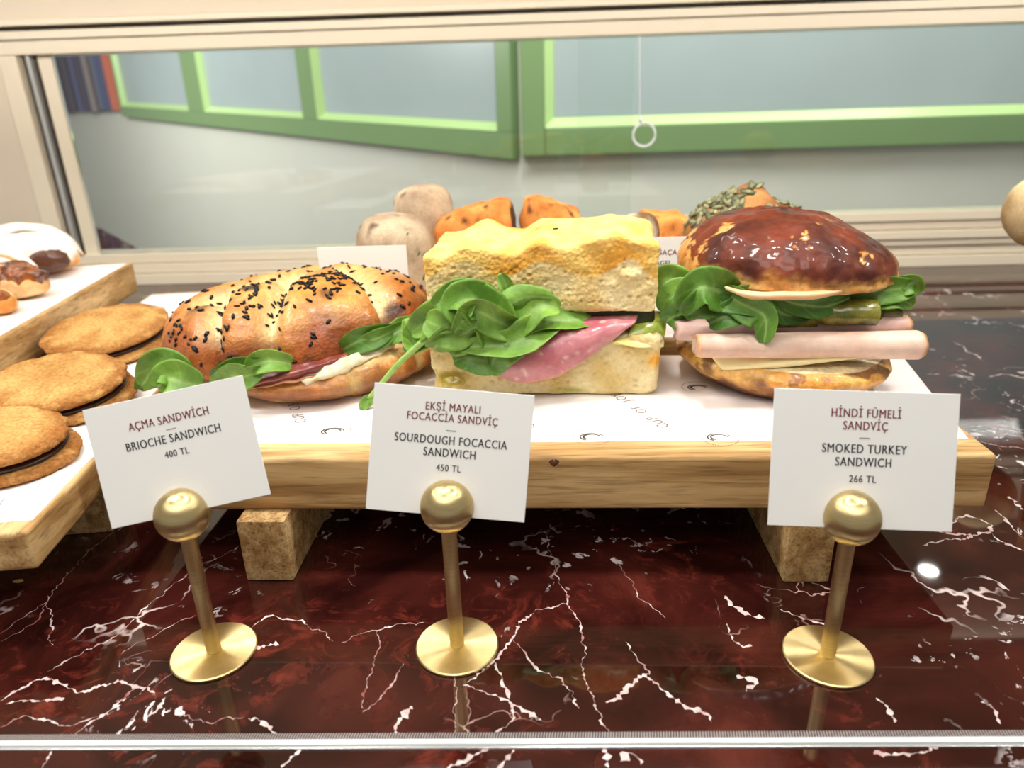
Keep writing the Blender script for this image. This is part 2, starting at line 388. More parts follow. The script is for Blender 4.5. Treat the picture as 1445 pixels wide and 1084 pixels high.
VE = [([(0, 988), (60, 958), (110, 975), (165, 962), (220, 978)], .0020), ([(0, 896), (70, 842), (110, 792), (160, 752), (200, 728)], .0008),
      ([(66, 948), (120, 921), (165, 896), (215, 850), (272, 806), (338, 772)], .0012), ([(172, 922), (210, 900), (275, 868)], .0006),
      ([(104, 1040), (150, 1004), (190, 972)], .0013), ([(10, 992), (45, 990), (92, 985)], .0016), ([(64, 842), (72, 880), (70, 912)], .0007), ([(0, 905), (50, 878), (70, 850)], .0006),
      ([(250, 1006), (290, 1020), (345, 1010)], .0009), ([(204, 1012), (226, 998), (236, 984)], .0018), ([(362, 918), (375, 912), (394, 908)], .0026), ([(350, 1015), (372, 1018), (392, 1035)], .0024),
      ([(768, 748), (790, 818), (816, 882), (826, 950), (842, 1002), (852, 1036)], .0013), ([(798, 852), (762, 862), (736, 876), (722, 902), (692, 938), (658, 962)], .0021),
      ([(722, 902), (758, 942), (796, 962), (816, 1001)], .0013), ([(640, 952), (642, 1000), (640, 1038)], .0009), ([(566, 936), (545, 975), (510, 1004)], .0010), ([(532, 890), (530, 940), (508, 1000)], .0006),
      ([(868, 785), (900, 838), (940, 872)], .0006), ([(884, 906), (904, 938), (918, 952)], .0008), ([(918, 952), (885, 972), (855, 992)], .0028), ([(915, 955), (950, 985), (985, 1002)], .0016),
      ([(556, 1036), (565, 1015), (585, 1000)], .0030), ([(700, 935), (712, 975), (724, 1010), (700, 1034)], .0016), ([(655, 965), (700, 985), (740, 1005), (762, 1018)], .0016), ([(1345, 612), (1400, 628), (1445, 634)], .0014),
      ([(1330, 604), (1390, 602), (1445, 612)], .0008), ([(1338, 742), (1365, 728), (1398, 742), (1380, 756), (1345, 762), (1300, 768)], .0019), ([(1396, 752), (1420, 768), (1445, 778)], .0020), ([(1325, 752), (1360, 755), (1372, 757)], .0030),
      ([(1405, 720), (1430, 745), (1445, 760)], .0016), ([(1240, 985), (1250, 1000), (1262, 1020)], .0020), ([(1385, 990), (1398, 1002), (1410, 1022)], .0020), ([(1040, 952), (1062, 962), (1050, 975)], .0034), ([(1030, 880), (1036, 905), (1060, 915)], .0016),
      ([(1020, 842), (1048, 862), (1080, 872)], .0024), ([(1100, 860), (1130, 872), (1180, 885)], .0012), ([(975, 998), (990, 1005), (1005, 1018)], .0026), ([(330, 905), (375, 872), (430, 882), (470, 905)], .0008), ([(480, 905), (520, 892), (560, 884), (600, 878)], .0008),
      ([(0, 1028), (40, 1012), (90, 1022), (160, 1005)], .0010), ([(400, 1084), (412, 1065), (425, 1052)], .0020), ([(700, 1084), (720, 1068), (728, 1058)], .0016), ([(858, 1084), (855, 1068), (850, 1056)], .0024), ([(876, 1076), (890, 1064), (902, 1080)], .004),
      ([(630, 1082), (655, 1074), (690, 1056)], .0022), ([(1235, 1068), (1290, 1062), (1330, 1056)], .0018), ([(55, 1084), (70, 1070), (80, 1056)], .0012), ([(1420, 700), (1432, 712), (1445, 720)], .003)]
mv = MB()
for i, (p, w) in enumerate(VE): mv.add(*vein(p, w, i*1.7))
mv.build('vein', M_VEIN, ct, kind='stuff')

# bright strip and brush seal at the front of the case
fs = empty('front_edge_strip', (0, .238, 0), 'bright glossy metal strip with a hatched seal, running across the marble in front', 'strip')
M_STRIP = plain('polished_strip', C(236, 240, 238), .12, .25, .6, .02)
mb = MB(); mb.bevbox(-.9, .9, .2358, .2388, 0, .0016, .0006); mb.build('metal_strip', M_STRIP, fs)
mb = MB(); mb.bevbox(-.9, .9, .2342, .2356, 0, .0008, .0002); mb.build('lower_lip', M_ALU, fs)
mb = MB(); mb.box(-.9, .9, .2392, .2430, 0, .0003)
M_SEAL = plain('seal_base', C(62, 44, 42), .4); mb.build('seal_base', M_SEAL, fs)
mb = MB()
for i in range(560):
    x = -.36+i*.00125
    mb.add([(x, .2390, .0006), (x+.0005, .2390, .0006), (x+.0011, .2428, .0006), (x+.0006, .2428, .0006), (x, .2390, .0002), (x+.0005, .2390, .0002), (x+.0011, .2428, .0002), (x+.0006, .2428, .0002)], [(0, 1, 2, 3), (4, 7, 6, 5), (0, 4, 5, 1), (1, 5, 6, 2), (2, 6, 7, 3), (3, 7, 4, 0)])
mb.build('seal_hatching', plain('seal_bristle', C(150, 142, 138), .4), fs, kind='stuff')

# rear sliding window of the case
YR = 1.15
wf = empty('window_1', (0, YR, 0), 'cream metal frame and sliding glass panes closing the back of the display case', 'window'); del wf['category']; tag(wf, kind='structure')
def fbox(name, x0, x1, z0, z1, y0, y1, mat=M_CREAM, b=.0015):
    m = MB(); m.bevbox(x0, x1, y0, y1, z0, z1, b); return m.build(name, mat, wf)
fbox('top_rail', -.7835, 1.4, .3475, .366, YR-.004, YR+.05); fbox('top_rail', -1.4, 1.4, .3675, .379, YR-.008, YR+.05)
fbox('track_gap', -1.4, 1.4, .3805, .3835, YR+.004, YR+.05, M_TRACK, .0003)
fbox('top_rail', -1.4, 1.4, .385, .393, YR-.012, YR+.05); fbox('header_panel', -1.4, 1.4, .3935, .52, YR-.004, YR+.05, M_CREAM2)
fbox('stile', -.7835, -.7555, .02, .3470, YR-.004, YR+.05); fbox('side_panel', -1.4, -.7845, .0, .3665, YR-.002, YR+.05, M_CREAM2)
fbox('track_gap', -.7550, -.7460, .02, .3470, YR+.012, YR+.05, M_TRACK, .0004); fbox('slide_track', -.7458, -.7398, .02, .3470, YR+.002, YR+.05, M_ALU)
fbox('track_gap', -.7396, -.7330, .02, .3470, YR+.012, YR+.03, M_TRACK, .0004); fbox('pane_stile', -.7328, -.7120, .02, .3470, YR+.010, YR+.020)
fbox('bottom_rail', -.7835, .118, .034, .0485, YR-.000, YR+.05); fbox('bottom_rail', -1.4, 1.4, .018, .033, YR-.006, YR+.05); fbox('bottom_rail', -1.4, 1.4, .0, .017, YR-.012, YR+.05)
fbox('bottom_rail', .12, 1.4, .073, .087, YR-.014, YR+.02); fbox('bottom_rail', .12, 1.4, .059, .0722, YR-.010, YR+.02, M_CREAM2); fbox('bottom_rail', .12, 1.4, .045, .058, YR-.016, YR+.02); fbox('bottom_rail', .12, 1.4, .034, .0445, YR-.012, YR-.0005, M_CREAM2)
m = MB(); m.box(-.711, .158, YR+.014, YR+.018, .049, .347); m.build('pane', M_GLASS, wf)
m = MB(); m.box(.076, 1.4, YR+.004, YR+.008, .0872, .347); m.build('pane', M_GLASS, wf)
# unseen canopy holding the spotlight, extended forward to block back-light glare on the marble
cp = MB(); cp.bevbox(-1.4, 1.4, .62, YR-.013, .475, .49, .002); tag(cp.build('unseen_canopy', M_CREAM2), kind='structure')
_p = atz(1310, 806, 0); _v = Vector(ray(1310, 806)); LX, LY = (_p+Vector((_v.x, _v.y, 0))*(.466/abs(_v.z))).xy
sp = empty('spotlight', (LX, LY, .475), 'small round recessed spotlight under the unseen canopy, above the top edge of the photo', 'lamp')
m = MB(); m.lathe([(.022, .466), (.022, .4755), (.016, .4755), (.016, .466)], 32, Matrix.Translation((LX, LY, 0))); m.build('housing', M_ALU, sp)
em, nt, N, L, B = newmat('lit_lens'); B.inputs['Emission Color'].default_value = (1, .97, .9, 1); B.inputs['Emission Strength'].default_value = 45
m = MB(); m.cyl((LX, LY, .4640), (LX, LY, .4655), .014, n=32); m.build('lens', em, sp)
# ring pull hanging in front of the pane
rp = empty('ring_pull', (.1745, YR-.006, .2), 'clear plastic ring on a thin cord hanging against the rear glass', 'ring pull')
M_CLEAR = plain('clear_plastic', C(240, 244, 242), .2, 0, .6, .02)
rc = Vector((.1735, YR-.008, .2105)); m = MB(); m.tube([rc+Vector((.0165*math.sin(2*PI*i/40), 0, .0165*math.cos(2*PI*i/40))) for i in range(41)], .0018); m.build('ring', M_CLEAR, rp, smooth=True)
m = MB(); m.tube([(.1620, YR-.008, .346), (.1665, YR-.008, .232), (.168, YR-.008, .2265)], .0006); m.build('cord', M_CLEAR, rp)
m = MB(); m.tube([(.1665, YR-.008, .236), (.1680, YR-.008, .228)], .0024); m.build('bead', M_CLEAR, rp, smooth=True)

# ------------------------------------------------------------------ room beyond the glass
A = Vector((-.02, 1.9, 0)); DL = Vector((-1, 1, 0)).normalized(); NL = Vector((-1, -1, 0)).normalized()
wr = MB(); wr.box(A.x, 3.4, 1.9, 1.95, -1.2, 1.6); tag(wr.build('wall_right', M_WALL), kind='structure')
def LW(s, out, z): return A+DL*s+NL*out+Vector((0, 0, z))   # point by left wall coordinates
def lbox(m, s0, s1, o0, o1, z0, z1):
    fz = lambda z, s: z(s) if callable(z) else z
    v = [LW(s, o, fz(z, s)) for z in (z0, z1) for o in (o0, o1) for s in (s0, s1)]
    m.add(v, [(0, 2, 3, 1), (4, 5, 7, 6), (0, 1, 5, 4), (2, 6, 7, 3), (0, 4, 6, 2), (1, 3, 7, 5)])
wl = MB(); lbox(wl, 0, 5, -.05, 0, -1.2, 1.6); tag(wl.build('wall_left', M_WALL), kind='structure')
fl = MB(); fl.box(-4.5, 3.4, -1.5, 6, -1.25, -1.2); tag(fl.build('floor', plain('floor_tile', C(150, 142, 132), .4)), kind='structure')
def hitL(px, py):
    v = Vector(ray(px, py)); c = Vector(CAM); t = (A-c).dot(NL)/v.dot(NL); p = c+v*t; return (p-A).dot(DL), p.z
zb = aty(735, 220, 1.9).z; zs = aty(1100, 170, 1.9).z; zt = .75
w2 = empty('window_2', (.5, 1.9, zb), 'green framed window on the wall beyond the glass, right side', 'window'); del w2['category']; tag(w2, kind='structure')
x0 = A.x+.003; xi = aty(775, 150, 1.9).x
for nm, a in (('frame_stile', (x0, xi-.012, 1.868, 1.899, zb, zt)), ('frame_sill', (xi-.0115, 3.3, 1.868, 1.899, zb, zs)), ('frame_stile', (3.3, 3.38, 1.868, 1.899, zb, zt))):
    m = MB(); m.bevbox(*a, .004); m.build(nm, M_GREEN, w2)
m = MB(); m.add([(xi-.012, 1.868, zt), (xi+.012, 1.888, zt), (xi+.012, 1.888, zs+.022), (xi-.012, 1.868, zs)], [(0, 3, 2, 1)]); m.add([(xi-.012, 1.868, zs), (xi+.012, 1.888, zs+.022), (3.3, 1.888, zs+.022), (3.3, 1.868, zs)], [(0, 3, 2, 1)])
M_BEAD = plain('lit_green_bead', C(178, 212, 142), .3, 0, .5, .03, 8); m.build('bead', M_BEAD, w2)  # frame green made lighter, so the beads look as if catching light
m = MB(); m.box(xi+.0125, 3.3, 1.889, 1.898, zs+.0225, zt); m.build('pane', M_PANE, w2)
w3 = empty('window_3', tuple(LW(.6, 0, zb)), 'green framed window with three panes on the slanting wall beyond the glass', 'window'); del w3['category']; tag(w3, kind='structure')
S = [hitL(x, 110)[0] for x in (712, 452, 432, 290, 268, 172)]
ha, hb_ = hitL(733, 223), hitL(178, 164); ZB = lambda s: ha[1]+(hb_[1]-ha[1])*(s-ha[0])/(hb_[0]-ha[0])
ga, gb = hitL(705, 184), hitL(180, 150); zc = lambda s: ga[1]+(gb[1]-ga[1])*(s-ga[0])/(gb[0]-ga[0]); zc1 = lambda s: zc(s)+.0008
sL = S[5]+.03
m = MB(); lbox(m, .002, sL, 0, .03, ZB, zc); m.build('frame_sill', M_GREEN, w3)
for a, b in ((.002, S[0]), (S[1], S[2]), (S[3], S[4]), (S[5], sL)):
    m = MB(); lbox(m, a, b, 0, .03, zc1, zt); m.build('frame_stile', M_GREEN, w3)
for a, b in ((S[0], S[1]), (S[2], S[3]), (S[4], S[5])):
    a += .001; b -= .001
    m = MB(); lbox(m, a, b, .001, .006, zc1, zt); m.build('pane', M_PANE, w3)
    m = MB(); q = .02
    za, zb2 = zc1(a), zc1(b)
    m.add([LW(a, .03, za), LW(b, .03, zb2), LW(b-q, .0065, zb2+q), LW(a+q, .0065, za+q)], [(0, 1, 2, 3)])
    m.add([LW(b, .03, zb2), LW(b, .03, zt), LW(b-q, .0065, zt), LW(b-q, .0065, zb2+q)], [(0, 1, 2, 3)])
    m.add([LW(a, .03, za), LW(a+q, .0065, za+q), LW(a+q, .0065, zt), LW(a, .03, zt)], [(0, 1, 2, 3)]); m.build('bead', M_BEAD, w3)
# striped panel hanging on the slanting wall
s0 = hitL(166, 120)[0]; s1 = hitL(84, 120)[0]; z0 = hitL(120, 157)[1]
sp = empty('striped_panel', tuple(LW((s0+s1)/2, .02, z0)), 'dark blue and brown striped panel with an orange edge, seen through glass at top left', 'wall panel')
NSL = 12; cc = [(206, 110, 84), (74, 82, 122), (92, 100, 128), (86, 62, 60), (150, 140, 138), (62, 58, 88), (84, 58, 56), (88, 92, 138), (58, 46, 62), (92, 90, 124), (70, 50, 58), (50, 40, 60), (66, 52, 60)]
for i in range(13):
    a = s0+(s1-s0)*i/13; b = s0+(s1-s0)*(i+.96)/13
    m = MB(); lbox(m, a, b, .004, .03+.006*(i % 3), z0+.004*math.sin(i), .62); m.build('slat', plain('slat_paint_%d' % i, C(*cc[i]), .5), sp)

# ------------------------------------------------------------------ oak boards
def board(name, org, rot, x0, x1, y0, y1, ztop, th, legs, label, axis, group):
    e = empty(name, (org[0], org[1], 0), label, 'serving board', group)
    M = Matrix.Translation((org[0], org[1], 0))@Matrix.Rotation(rot, 4, 'Z')
    m = MB(); m.bevbox(x0, x1, y0, y1, ztop-th, ztop, .0028, M, 3)
    auto_smooth(m.build('board_top', M_OAKX if axis == 0 else M_OAKY, e))
    for (a, b, c, d) in legs:
        m = MB(); m.bevbox(a, b, c, d, 0.0001, ztop-th-.0001, .0015, M, 2); auto_smooth(m.build('leg', M_OAKE, e))
    return e, M
ZT = .0765
GB = 'oak serving boards on the marble counter'
fb, MF = board('serving_board', (0, .3647), math.radians(-1.24), -.260, .257, 0, .172, ZT, .0345, [(-.176, -.147, -.0125+.0, .158), (.144, .1705, -.0125+.0, .158)], 'long pale oak serving board on two block legs under the three sandwiches', 0, GB)
lb_, ML = board('serving_board', (-.2665, .3135), math.radians(7), -.122, 0, 0, .525, .0643, .0235, [(-.11, -.01, .10, .13), (-.11, -.01, .42, .45)], 'oak serving board under the three sandwich biscuits at the left edge', 1, GB)
ub, MU = board('serving_board', (-.472, .832), math.radians(8.5), -.34, 0, -.56, 0, .100, .034, [(-.30, -.02, -.50, -.47), (-.30, -.02, -.06, -.03)], 'raised oak serving board carrying sugared pastries at far left', 1, GB)
rb, MR = board('serving_board', (0, .575), math.radians(-1.5), -.275, .272, 0, .24, ZT, .030, [(-.24, -.21, .02, .22), (.225, .255, .02, .22)], 'oak serving board hidden behind the sandwiches, carrying the rear breads', 0, GB)
sb, MS = board('serving_board', (.4275, .55), -math.atan2(aty(1462,330,.6).x, .6), 0, .30, 0, .30, .120, .030, [(.0, .03, .02, .22), (.25, .28, .02, .22)], 'oak serving board at the right edge of the photo under a round bread', 0, GB)
# knot in the front edge
m = MB(); kp = aty(782, 657, .3647); V, Fc, K = sph(lambda u, v: (Vector((kp.x+.0030*math.cos(u)*math.cos(v), .3645+.0006*math.sin(u)*math.cos(v), ZT-.0035+.0016*math.sin(v)+.0008*math.cos(u*2))), C(70, 38, 18)), 20, 10)
mk('knot', V, Fc, plain('knot_wood', C(84, 48, 24), .6), fb)

def sheet(name, M, x0, x1, y0, y1, z, label, seed, amp=.0012, skew=0, liftf=None, nx=90, ny=50):
    V = []; Fc = []
    for i in range(nx+1):
        for j in range(ny+1):
            a, b = i/nx, j/ny; x = x0+(x1-x0)*a+skew*b; y = y0+(y1-y0)*b
            h = amp*(noise.noise(Vector((x*22, y*22, seed)))+.35*noise.noise(Vector((x*70, y*40, seed+3))))+amp*.9
            fr = min(1, min(a, 1-a)*12, min(b, 1-b)*9)*.85+.15
            p = M@Vector((x, y, 0)); V.append(Vector((p.x, p.y, z+max(.0001, h*fr))))
    n = len(V); V += [v-Vector((0, 0, .00009)) for v in V]; q = lambda i, j: i*(ny+1)+j
    for i in range(nx):
        for j in range(ny): Fc += [(q(i, j), q(i+1, j), q(i+1, j+1), q(i, j+1)), (n+q(i, j), n+q(i, j+1), n+q(i+1, j+1), n+q(i+1, j))]
    rim = [(i, 0) for i in range(nx)]+[(nx, j) for j in range(ny)]+[(i, ny) for i in range(nx, 0, -1)]+[(0, j) for j in range(ny, 0, -1)]
    for k in range(len(rim)): a = q(*rim[k]); b = q(*rim[(k+1) % len(rim)]); Fc.append((b, a, n+a, n+b))
    o = mk(name, V, Fc, M_PAPER); tag(o, label, 'paper', 'white paper liners on the serving boards'); return o
PAP = sheet('paper_liner', MF, -.262, .2515, .0195, .170, ZT, 'white printed paper liner under the three sandwiches', 1.3, .0014, .028)
PAPL = sheet('paper_liner', ML, -.119, -.003, .012, .520, .0643, 'white paper liner under the sandwich biscuits at left', 5.1, .0007)
sheet('paper_liner', MU, -.33, -.004, -.55, -.006, .100, 'white paper liner under the sugared pastries at far left', 8.4, .0007)
sheet('paper_liner', MR, -.265, .262, .006, .234, ZT, 'white paper liner under the rear breads', 3.4, .0007)

# ------------------------------------------------------------------ lettering
def text_mesh(body, size, sx=1., ext=.00006, spacing=1., align='CENTER', offset=0):
    c = bpy.data.curves.new('t', 'FONT'); c.body = body; c.size = size; c.extrude = ext; c.align_x = align; c.align_y = 'CENTER'; c.space_character = spacing; c.resolution_u = 3; c.offset = offset
    o = bpy.data.objects.new('t', c); COL.objects.link(o); bpy.context.view_layer.update()
    me = bpy.data.meshes.new_from_object(o.evaluated_get(bpy.context.evaluated_depsgraph_get()))
    V = [Vector((v.co.x*sx, v.co.y, v.co.z)) for v in me.vertices]; Fc = [tuple(p.vertices) for p in me.polygons]
    bpy.data.objects.remove(o); bpy.data.curves.remove(c); bpy.data.meshes.remove(me); return V, Fc
def lettering(body, size, mat, parent, M, sx=.9, spacing=1.1, name='lettering', offset=0):
    V, Fc = text_mesh(body, size, sx, spacing=spacing)
    b = len(V); V = V+[v+Vector((size*.028, 0, .000004)) for v in V]; Fc = Fc+[tuple(i+b for i in f) for f in Fc]
    return mk(name, [M@v for v in V], Fc, mat, parent, smooth=False)
def emblem(parent, p, r, rot):
    m = MB(); 
    for i in range(44):
        a = 2*PI*i/44; c = Vector((p[0]+r*math.cos(a), p[1]+r*math.sin(a), p[2])); m.box(-.0003, .0003, -.0003, .0003, 0, .0001, Matrix.Translation(c)@Matrix.Rotation(a, 4, 'Z'))
    for i in range(14):
        a = rot+PI*1.25*i/14
        for k in range(2):
            rr = r*(.42 if k == 0 else .30); c = Vector((p[0]+rr*1.5*math.cos(a), p[1]+rr*math.sin(a), p[2])); m.box(-.0004, .0004, -.0012, .0012, 0, .0001, Matrix.Translation(c)@Matrix.Rotation(a, 4, 'Z'))
    m.build('printed_emblem', M_PRINT, parent)
zp = ZT+.0030
def papz(x, y):   # height of the main liner near a point
    best = min(PAP.data.vertices, key=lambda v: (v.co.x+ORG[PAP.name].x-x)**2+(v.co.y+ORG[PAP.name].y-y)**2-v.co.z*1e-6); return best.co.z+ORG[PAP.name].z+.0002
for (px, py) in ((936, 603), (748, 603), (560, 600), (425, 596)):
    p = atz(px, py, ZT); ang = math.radians(115)
    for i, ch in enumerate('CUP OF JOY'):
        if ch == ' ': continue
        q = Vector((p.x+math.cos(ang)*.0060*i, p.y+math.sin(ang)*.0060*i, 0))
        if q.y > .49: continue
        z = papz(q.x, q.y)
        V, Fc = text_mesh(ch, .0105, .8, .00003, offset=0)
        R = Matrix.Translation((q.x, q.y, z))@Matrix.Rotation(ang, 4, 'Z')
        mk('printed_letter', [R@v for v in V], Fc, M_PRINT, PAP, smooth=False)
for (px, py) in ((1015, 618), (835, 618), (985, 549), (470, 612), (690, 560)):
    p = atz(px, py, ZT); emblem(PAP, (p.x, p.y, papz(p.x, p.y)), .011, .3)
p = atz(3, 714, .0655); V, Fc = text_mesh('JOY', .0085, .8, .00003); R = Matrix.Translation((p.x-.006, p.y, .0665))@Matrix.Rotation(math.radians(200), 4, 'Z'); mk('printed_letter', [R@v for v in V], Fc, M_PRINT, PAPL, smooth=False)

# ------------------------------------------------------------------ card holders and price cards
RB = .0130; LEAN = math.radians(19)
def holder(base, ball_z, yaw, label):
    e = empty('card_holder', (base[0], base[1], 0), label, 'card holder', 'brass card holders on the marble')
    M = Matrix.Translation((base[0], base[1], 0))
    m = MB(); m.lathe([(.0210, .00005), (.0218, .0004), (.0218, .0016), (.0212, .0021), (.0002, .0021)], 72, M)
    b = m.build('base', M_BRASS, e); auto_smooth(b, 30)
    m = MB(); m.lathe([(.00375, .0022), (.00375, ball_z-.0115)], 28, M); auto_smooth(m.build('pole', M_BRASS, e), 50)
    # ball of two halves with a slit for the card
    for nm, s in (('ball_front', -1), ('ball_back', 1)):
        Q = Matrix.Translation((base[0], base[1], ball_z))@Matrix.Rotation(yaw, 4, 'Z')@Matrix.Rotation(-LEAN, 4, 'X')
        prof = []; a0 = math.asin(.0007/RB)
        V = []; Fc = []; nn = 56; kk = 22
        for k in range(kk+1):
            a = a0+(PI/2-a0)*k/kk; r = RB*math.cos(a); h = RB*math.sin(a)
            for i in range(nn):
                t = 2*PI*i/nn; V.append(Q@Vector((r*math.cos(t), s*h, r*math.sin(t))))
        for k in range(kk):
            for i in range(nn):
                f = (k*nn+i, k*nn+(i+1) % nn, (k+1)*nn+(i+1) % nn, (k+1)*nn+i); Fc.append(f if s < 0 else f[::-1])
        f = tuple(range(nn)); Fc.append(f[::-1] if s < 0 else f)
        o = mk(nm, V, Fc, M_BRASS, e); auto_smooth(o, 40)
    return e
def card(base, ball_z, yaw, roll, w, h, dx, dz, lines, label):
    """card standing in the slit: dx, dz shift of the card centre from the ball centre in the card's plane"""
    Q = Matrix.Translation((base[0], base[1], ball_z))@Matrix.Rotation(yaw, 4, 'Z')@Matrix.Rotation(-LEAN, 4, 'X')@Matrix.Rotation(roll, 4, 'Y')
    m = MB(); m.bevbox(dx-w/2, dx+w/2, -.0003, .0003, dz-h/2, dz+h/2, .00012, Q, 1)
    o = m.build('price_card', M_CARD); tag(o, label, 'price card', 'white price cards in the brass holders')
    for (txt, size, red, z, sx) in lines:
        R = Q@Matrix.Translation((dx, -.00034, dz+z))@Matrix.Rotation(PI/2, 4, 'X')
        if txt == '-':
            m = MB(); m.box(-.0024, .0024, -.00015, .00015, 0, .00005, R); m.build('printed_rule', M_INKB, o)
        else: lettering(txt, size*1.02, M_INKR if red else M_INKB, o, R, sx*.86, 1.12, 'lettering', size*.004)
    return o
hb = [atz(302, 917, .002), atz(645, 909, .002), atz(1168, 923, .002)]
bz = [.0850, .0858, .0825]
holder(hb[0], bz[0], 0, 'brass ball-topped card holder standing at left, below the brioche card')
holder(hb[1], bz[1], 0, 'brass ball-topped card holder standing in the middle, below the sourdough card')
holder(hb[2], bz[2], 0, 'brass ball-topped card holder standing at right, below the smoked turkey card')
card(hb[0], bz[0], math.radians(2), math.radians(-10.6), .0790, .0590, .0045, .0300,
     [('AÇMA SANDWİCH', .0056, 1, .0165, .86), ('-', 0, 0, .0117, 1), ('BRIOCHE SANDWICH', .0058, 0, .0072, .86), ('400 TL', .0045, 0, -.0002, .95)], 'white price card reading brioche sandwich, 400 TL, tilted up to the right')
card(hb[1], bz[1], math.radians(0), math.radians(5.8), .0770, .0615, -.0008, .0262,
     [('EKŞİ MAYALI', .0053, 1, .0215, .88), ('FOCACCİA SANDVİÇ', .0053, 1, .0163, .88), ('-', 0, 0, .0105, 1), ('SOURDOUGH FOCACCIA', .0057, 0, .0055, .86), ('SANDWICH', .0057, 0, -.0005, .88), ('450 TL', .0045, 0, -.0078, .95)], 'white price card reading sourdough focaccia sandwich, 450 TL, tilted down to the right')
card(hb[2], bz[2], math.radians(0), math.radians(3.0), .0845, .0640, .0040, .0270,
     [('HİNDİ FÜMELİ', .0056, 1, .0215, .88), ('SANDVİÇ', .0056, 1, .0157, .88), ('-', 0, 0, .0102, 1), ('SMOKED TURKEY', .0058, 0, .0050, .88), ('SANDWICH', .0058, 0, -.0012, .88), ('266 TL', .0047, 0, -.0090, .95)], 'upright white price card reading smoked turkey sandwich, 266 TL')

# ------------------------------------------------------------------ leaves
def leaf(parent, mid, w, tone=.5, cup=.35, twist=0., name='leaf', seed=0, stem=True, tip=.15, face=None, amp=.0012):
    """mid: (px,py,y) centre line from stem to tip; w: half width in metres; cup: how far the sides curl towards the camera"""
    P = [aty(*q) for q in mid]; n = 18; R = [[], [], [], [], []]
    for i in range(n+1):
        t = i/n; p = catmull(P, t); tn = (catmull(P, min(1, t+.03))-catmull(P, max(0, t-.03))).normalized()
        view = (Vector(CAM)-p).normalized() if face is None else Vector(face).normalized(); s = tn.cross(view)
        s = s.normalized() if s.length > 1e-6 else Vector((1, 0, 0)); nv = s.cross(tn).normalized()
        s = Quaternion(tn, twist*(.5+t*.5))@s; nv = Quaternion(tn, twist*(.5+t*.5))@nv
        ww = w*(max(0, math.sin(PI*(t**.8)*.97+.02)))**.6+.0004
        wv = .25*math.sin(t*11+seed*2)
        for k, a in enumerate((-1, -.5, 0, .5, 1)):
            R[k].append(p+s*a*ww+nv*(cup*ww*(a*a)+wv*ww*a*abs(a)*.6))
    base = mix(C(58, 108, 26), C(156, 200, 82), tone)
    def cf(u, v, p):
        a = abs(v-.5)*2; c = mix(mix(base, C(168, 200, 120), .75), base, min(1, a*5+.1*u)); vn = abs(math.sin((u*9-a*2.2)*PI)); c = mix(mix(c, C(150, 190, 100), .4), c, min(1, vn*2.5+.2))
        return mix(c, C(36, 84, 26), .12+.5*noise.noise(p*70+Vector((seed, 0, 0))))
    return loft(name, R, 24, 12, .0005, M_LEAF, parent, amp, 90, cf, seed)
def stalk(parent, pts, r, tone=(150, 186, 96)):
    P = [aty(*q) for q in pts]; m = MB(); PP = [catmull(P, i/16) for i in range(17)]
    m.tube(PP, [r*(1-.35*i/16) for i in range(17)], 8); m.c = [C(*tone)]*len(m.v); return m.build('stalk', M_LEAF, parent, smooth=True)

# ------------------------------------------------------------------ focaccia sandwich
fo = empty('focaccia_sandwich', (.008, .49, ZT), 'square pale focaccia sandwich with pink cured meat, middle of the front board', 'sandwich')
def foc_top(u, v, w):
    hx, hy, hz = .0755, .043, .0215
    p, d = roundbox(u, v, w, hx, hy, hz, .0032)
    q = p*1.0
    x, y, z = p
    top = ss(.2, .9, w)
    lift = .0055*noise.noise(Vector((x*32+4, y*26, 0)))+.0035*.4*noise.noise(Vector((x*70, y*60, 4)))
    lift += .006*g(x-.045, .03)-.003*g(x+.075, .02)+.0035*g(x-.004, .014)-.0045*g(x+.018, .012)-.0035*g(x+.062, .010)
    z += top*lift
    r = noise.fractal(Vector((x*60, y*60, z*60)), 1, 2, 5)*.0012
    pore = noise.voronoi(Vector((x*190, y*190, z*210)))[0][0]
    front = 1-ss(.3, .9, w)
    r2 = -.0022*max(0, .30-pore)*3*front
    torn = .003*g(x-.055, .018)*g(z-.004, .012)*noise.noise(Vector((x*130, 2, z*130)))
    q = Vector((x, y, z))+d*(r+r2)+Vector((0, -torn*.8, 0))
    # undulating crust edge on the front
    zc = .0075+.0055*math.sin(x*118+1.2)+.003*noise.noise(Vector((x*60, 1, 1)))-.005*g(x-.075, .01)
    cr = ss(zc-.0022, zc+.0012, z)
    crumb = mix(C(246, 226, 172), C(228, 194, 124), .5+1.0*noise.noise(Vector((x*60, y*60, z*60)))); crumb = mix(crumb, C(196, 158, 84), max(0, .28-pore)*2.6)
    crust = mix(C(246, 208, 118), C(234, 166, 66), .42+1.1*noise.noise(Vector((x*40+9, y*40, z*30))))
    crust = mix(crust, C(248, 224, 150), max(0, w-.6)*1.6*(.5+noise.noise(Vector((x*90, y*90, 7)))))
    crust = mix(crust, C(230, 160, 62), g(z-zc-.003, .0022)*.35*(1-top*.6))
    return (MFoT@q, mix(crumb, crust, cr))
MFoT = Matrix.Translation((.0080, .4965, .1590))@Matrix.Rotation(math.radians(-3), 4, 'Z')@Matrix.Rotation(math.radians(1.0), 4, 'Y')@Matrix.Rotation(math.radians(1), 4, 'X')
V, Fc, K = cubegrid(190, 90, 56, foc_top); mk('top_bread', V, Fc, M_CRUMB, fo, K)
MFoB = Matrix.Translation((.0085, .4935, .1000))@Matrix.Rotation(math.radians(-1), 4, 'Z')@Matrix.Rotation(math.radians(.8), 4, 'Y')
